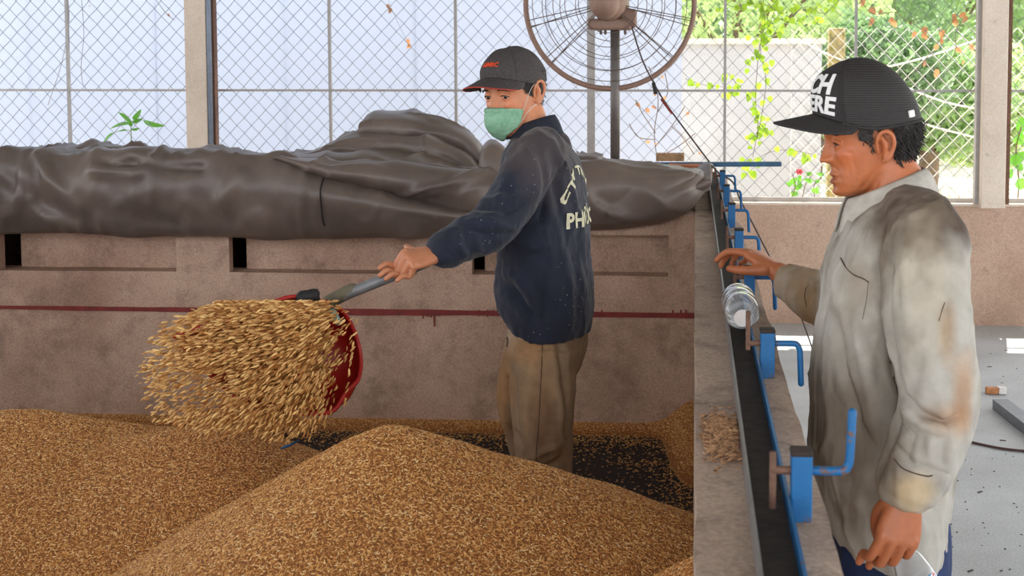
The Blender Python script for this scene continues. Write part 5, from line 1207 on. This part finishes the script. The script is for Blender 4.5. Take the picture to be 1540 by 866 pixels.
def vine(name, label, stems, n, me, Y, spread=10, r=.0022, cat='vine', mat=None, hang=True, s=(.7, 1.3), loc=None, ground=None):
    p0 = at(*stems[0][-1], Y); t = thing(name, label, cat, tuple(loc) if loc is not None else (p0[0], Y, p0[2]))
    for st in stems: MB().limb([at(u, v, Y+rv2.uniform(-.02, .02)) for u, v in st], r, 5, 4, cap=False).build('stem', mat or M_TWIG, t, True)
    if ground: MB().limb([(p0[0], Y, -.04), tuple(at(*ground, Y))], r*1.6, 6, 3).build('main_stem', mat or M_TWIG, t, True)
    for i in range(n):
        st = np.array(stems[i % len(stems)], float); k = rv2.uniform(0, len(st)-1); a = int(min(k, len(st)-2)); q = st[a]+(st[a+1]-st[a])*(k-a)+rv2.normal(0, spread, 2)*(1, .6)
        d = np.array((rv2.normal(0, .7), rv2.normal(-.1, .35), -1+rv2.normal(0, .5))) if hang else np.array((rv2.normal(0, 1), rv2.normal(-.2, .3), rv2.uniform(.1, 1)))
        put_leaf(me, 'leaf', at(q[0], q[1], Y+rv2.uniform(-.04, .03)), d, t, rv2.uniform(*s), rv2.uniform(-.6, .6))
    return t
YV = YP+.17
vine('climbing_vine', 'yellow-green climbing vine hanging down the chain-link fence', [[(1150, -40), (1146, 40), (1140, 90), (1136, 150), (1140, 190), (1132, 236)], [(1120, -30), (1150, 20), (1143, 70), (1152, 120), (1146, 170), (1138, 210)], [(1180, -30), (1160, 30), (1146, 60)]], 100, LV, YV, 9)
vine('climbing_vine', 'small vine runner with few leaves along the fence rail', [[(1030, 118), (1060, 128), (1100, 132), (1130, 140)], [(1096, 110), (1106, 126), (1100, 140)]], 22, LV, YV, 7, .0016)
vine('climbing_vine', 'sprig of yellow-green leaves low on the fence by the blue bar', [[(1136, 240), (1160, 228), (1190, 226), (1222, 232)], [(1130, 262), (1122, 250), (1140, 236)]], 22, LV, YV, 8, .0016)
vine('climbing_vine', 'leafy shoots at the top of the fence above the yard wall', [[(1060, -20), (1100, 10), (1140, 4), (1180, 22)], [(1180, 40), (1210, 10), (1240, 20), (1270, -10)]], 46, LV, YV, 12, .0018)
vine('dry_creeper', 'dry creeper with crisp brown leaves on the fence', [[(1482, -20), (1450, 10), (1420, 50), (1395, 85), (1375, 110)], [(1340, -20), (1350, 20), (1380, 40), (1400, 60)], [(1470, 20), (1440, 40), (1436, 80), (1420, 100)], [(1290, -10), (1310, 20), (1346, 18)]], 26, LD, YV-.04, 9, .0022)
vine('dry_creeper', 'bare dry twigs with a few brown leaves behind the fan pole', [[(990, 250), (984, 200), (990, 150), (976, 100)], [(986, 220), (1010, 190), (1030, 160)], [(986, 200), (966, 170), (956, 150)], [(992, 236), (1020, 220), (1046, 200)], [(988, 170), (1004, 140), (1000, 110)], [(984, 210), (960, 206), (946, 186)], [(1010, 190), (1026, 206), (1044, 232)]], 12, LD, YV+.1, 6, .0030, s=(.5, .9), ground=(990, 250))
vine('dry_creeper', 'thin dead tendrils dangling on the fence beside the steel post', [[(101, -20), (104, 30), (98, 70), (90, 105), (72, 158)], [(122, -10), (126, 50), (122, 100), (125, 130)], [(230, -6), (250, 20), (262, 30)]], 3, LD, YV-.06, 5, .0018, s=(.3, .5))
vine('dry_creeper', 'loose dead leaves caught on a wisp of dry creeper', [[(580, -10), (592, 20), (606, 50), (616, 66)]], 0, LD, YV-.05, 4, .0009)
t = [o for o in COL.objects if o.get('label', '').startswith('loose dead')][0]
for u, v, a in ((582, 6, .4), (588, 12, -.3), (613, 58, .2), (617, 66, -.5)): put_leaf(LD, 'leaf', at(u, v, YV-.06), (a, -.2, -1), t, .75, a)

# young plant seen over the tarp
pb_ = at(197, 232, 9.4); t = thing('young_plant', 'young bright green plant peeking over the tarp', 'plant', (pb_[0], 9.4, 0))
MB().limb([(pb_[0], 9.4, -.04), (pb_[0], 9.4, .7), at(197, 190, 9.4)], [.008, .006, .004], 6, 4).build('stem', plain('green_stem', srgb(120, 150, 96), .7), t, True)
for u, v, d, s in ((197, 186, (-1, -.3, .05), 1.15), (198, 184, (1, -.3, .15), .7), (196, 184, (-.3, -.4, .6), .8), (200, 180, (.5, -.3, .35), .8), (215, 181, (1, -.1, -.5), 1.2), (172, 199, (-1, -.2, -.7), 1.35), (198, 195, (.8, -.3, .0), .5), (192, 196, (-.6, -.3, .1), .5), (197, 190, (.2, -.6, .3), .6)):
    put_leaf(LP, 'leaf', at(u, v, 9.4), d, t, s, .9)
MB().limb([at(197, 196, 9.4), at(184, 196, 9.4), at(172, 199, 9.4)], .002, 5, 3).build('leaf_stalk', M_PLANT, t, True)
MB().limb([at(197, 190, 9.4), at(206, 180, 9.4), at(215, 181, 9.4)], .002, 5, 3).build('leaf_stalk', M_PLANT, t, True)
vine('leafy_plant', 'large-leaved light green plant outside past the wide grey column', [[(1530, 310), (1532, 270), (1528, 225), (1536, 190)], [(1545, 310), (1548, 250), (1560, 200)]], 16, LB, 9.6, 10, .006, 'plant', hang=False, s=(.7, 1.2), ground=(1530, 310), loc=(at(1535, 300, 9.6)[0], 9.6, 0))
vine('flowering_plant', 'small green plant with a pink bloom on the parapet outside', [[(1190, 300), (1196, 280), (1192, 262)], [(1206, 300), (1212, 276), (1222, 262)], [(1226, 300), (1224, 280), (1234, 268)]], 16, LB, YP+.35, 7, .003, 'plant', hang=False, s=(.35, .6), ground=(1206, 300), loc=(at(1206, 300, YP+.35)[0], YP+.35, 0))
t = [o for o in COL.objects if o.get('label', '').startswith('small green plant with a pink')][0]
fb = MB()
for i in range(6): a = i*1.05; c = at(1202, 258, YP+.33); fb.limb([c, c+np.array((math.cos(a)*.018, -.006, math.sin(a)*.014))], [.004, .009], 6, 2)
fb.build('bloom', plain('pink_petal', srgb(214, 92, 108), .6), t, True)
# dry grass outside by the column
t = thing('dry_grass', 'strip of dry straw-coloured grass along the outside of the parapet', 'grass', (at(1425, 295, 9.3)[0], 9.3, 0)); t['kind'] = 'stuff'
gm = MB()
for i in range(700):
    u = rv2.uniform(1375, 1475); p = at(u, rv2.uniform(296, 306), rv2.uniform(9.15, 9.45)); h = rv2.uniform(.03, .13); gm.add([(p[0]-.004, p[1], -.04), (p[0]+.004, p[1], -.04), p+(rv2.normal(0, .03), rv2.normal(0, .03), h)], [(0, 1, 2)])
gm.build('blades', plain('straw_grass', srgb(196, 172, 118), .8, var=.3), t)['kind'] = 'stuff'
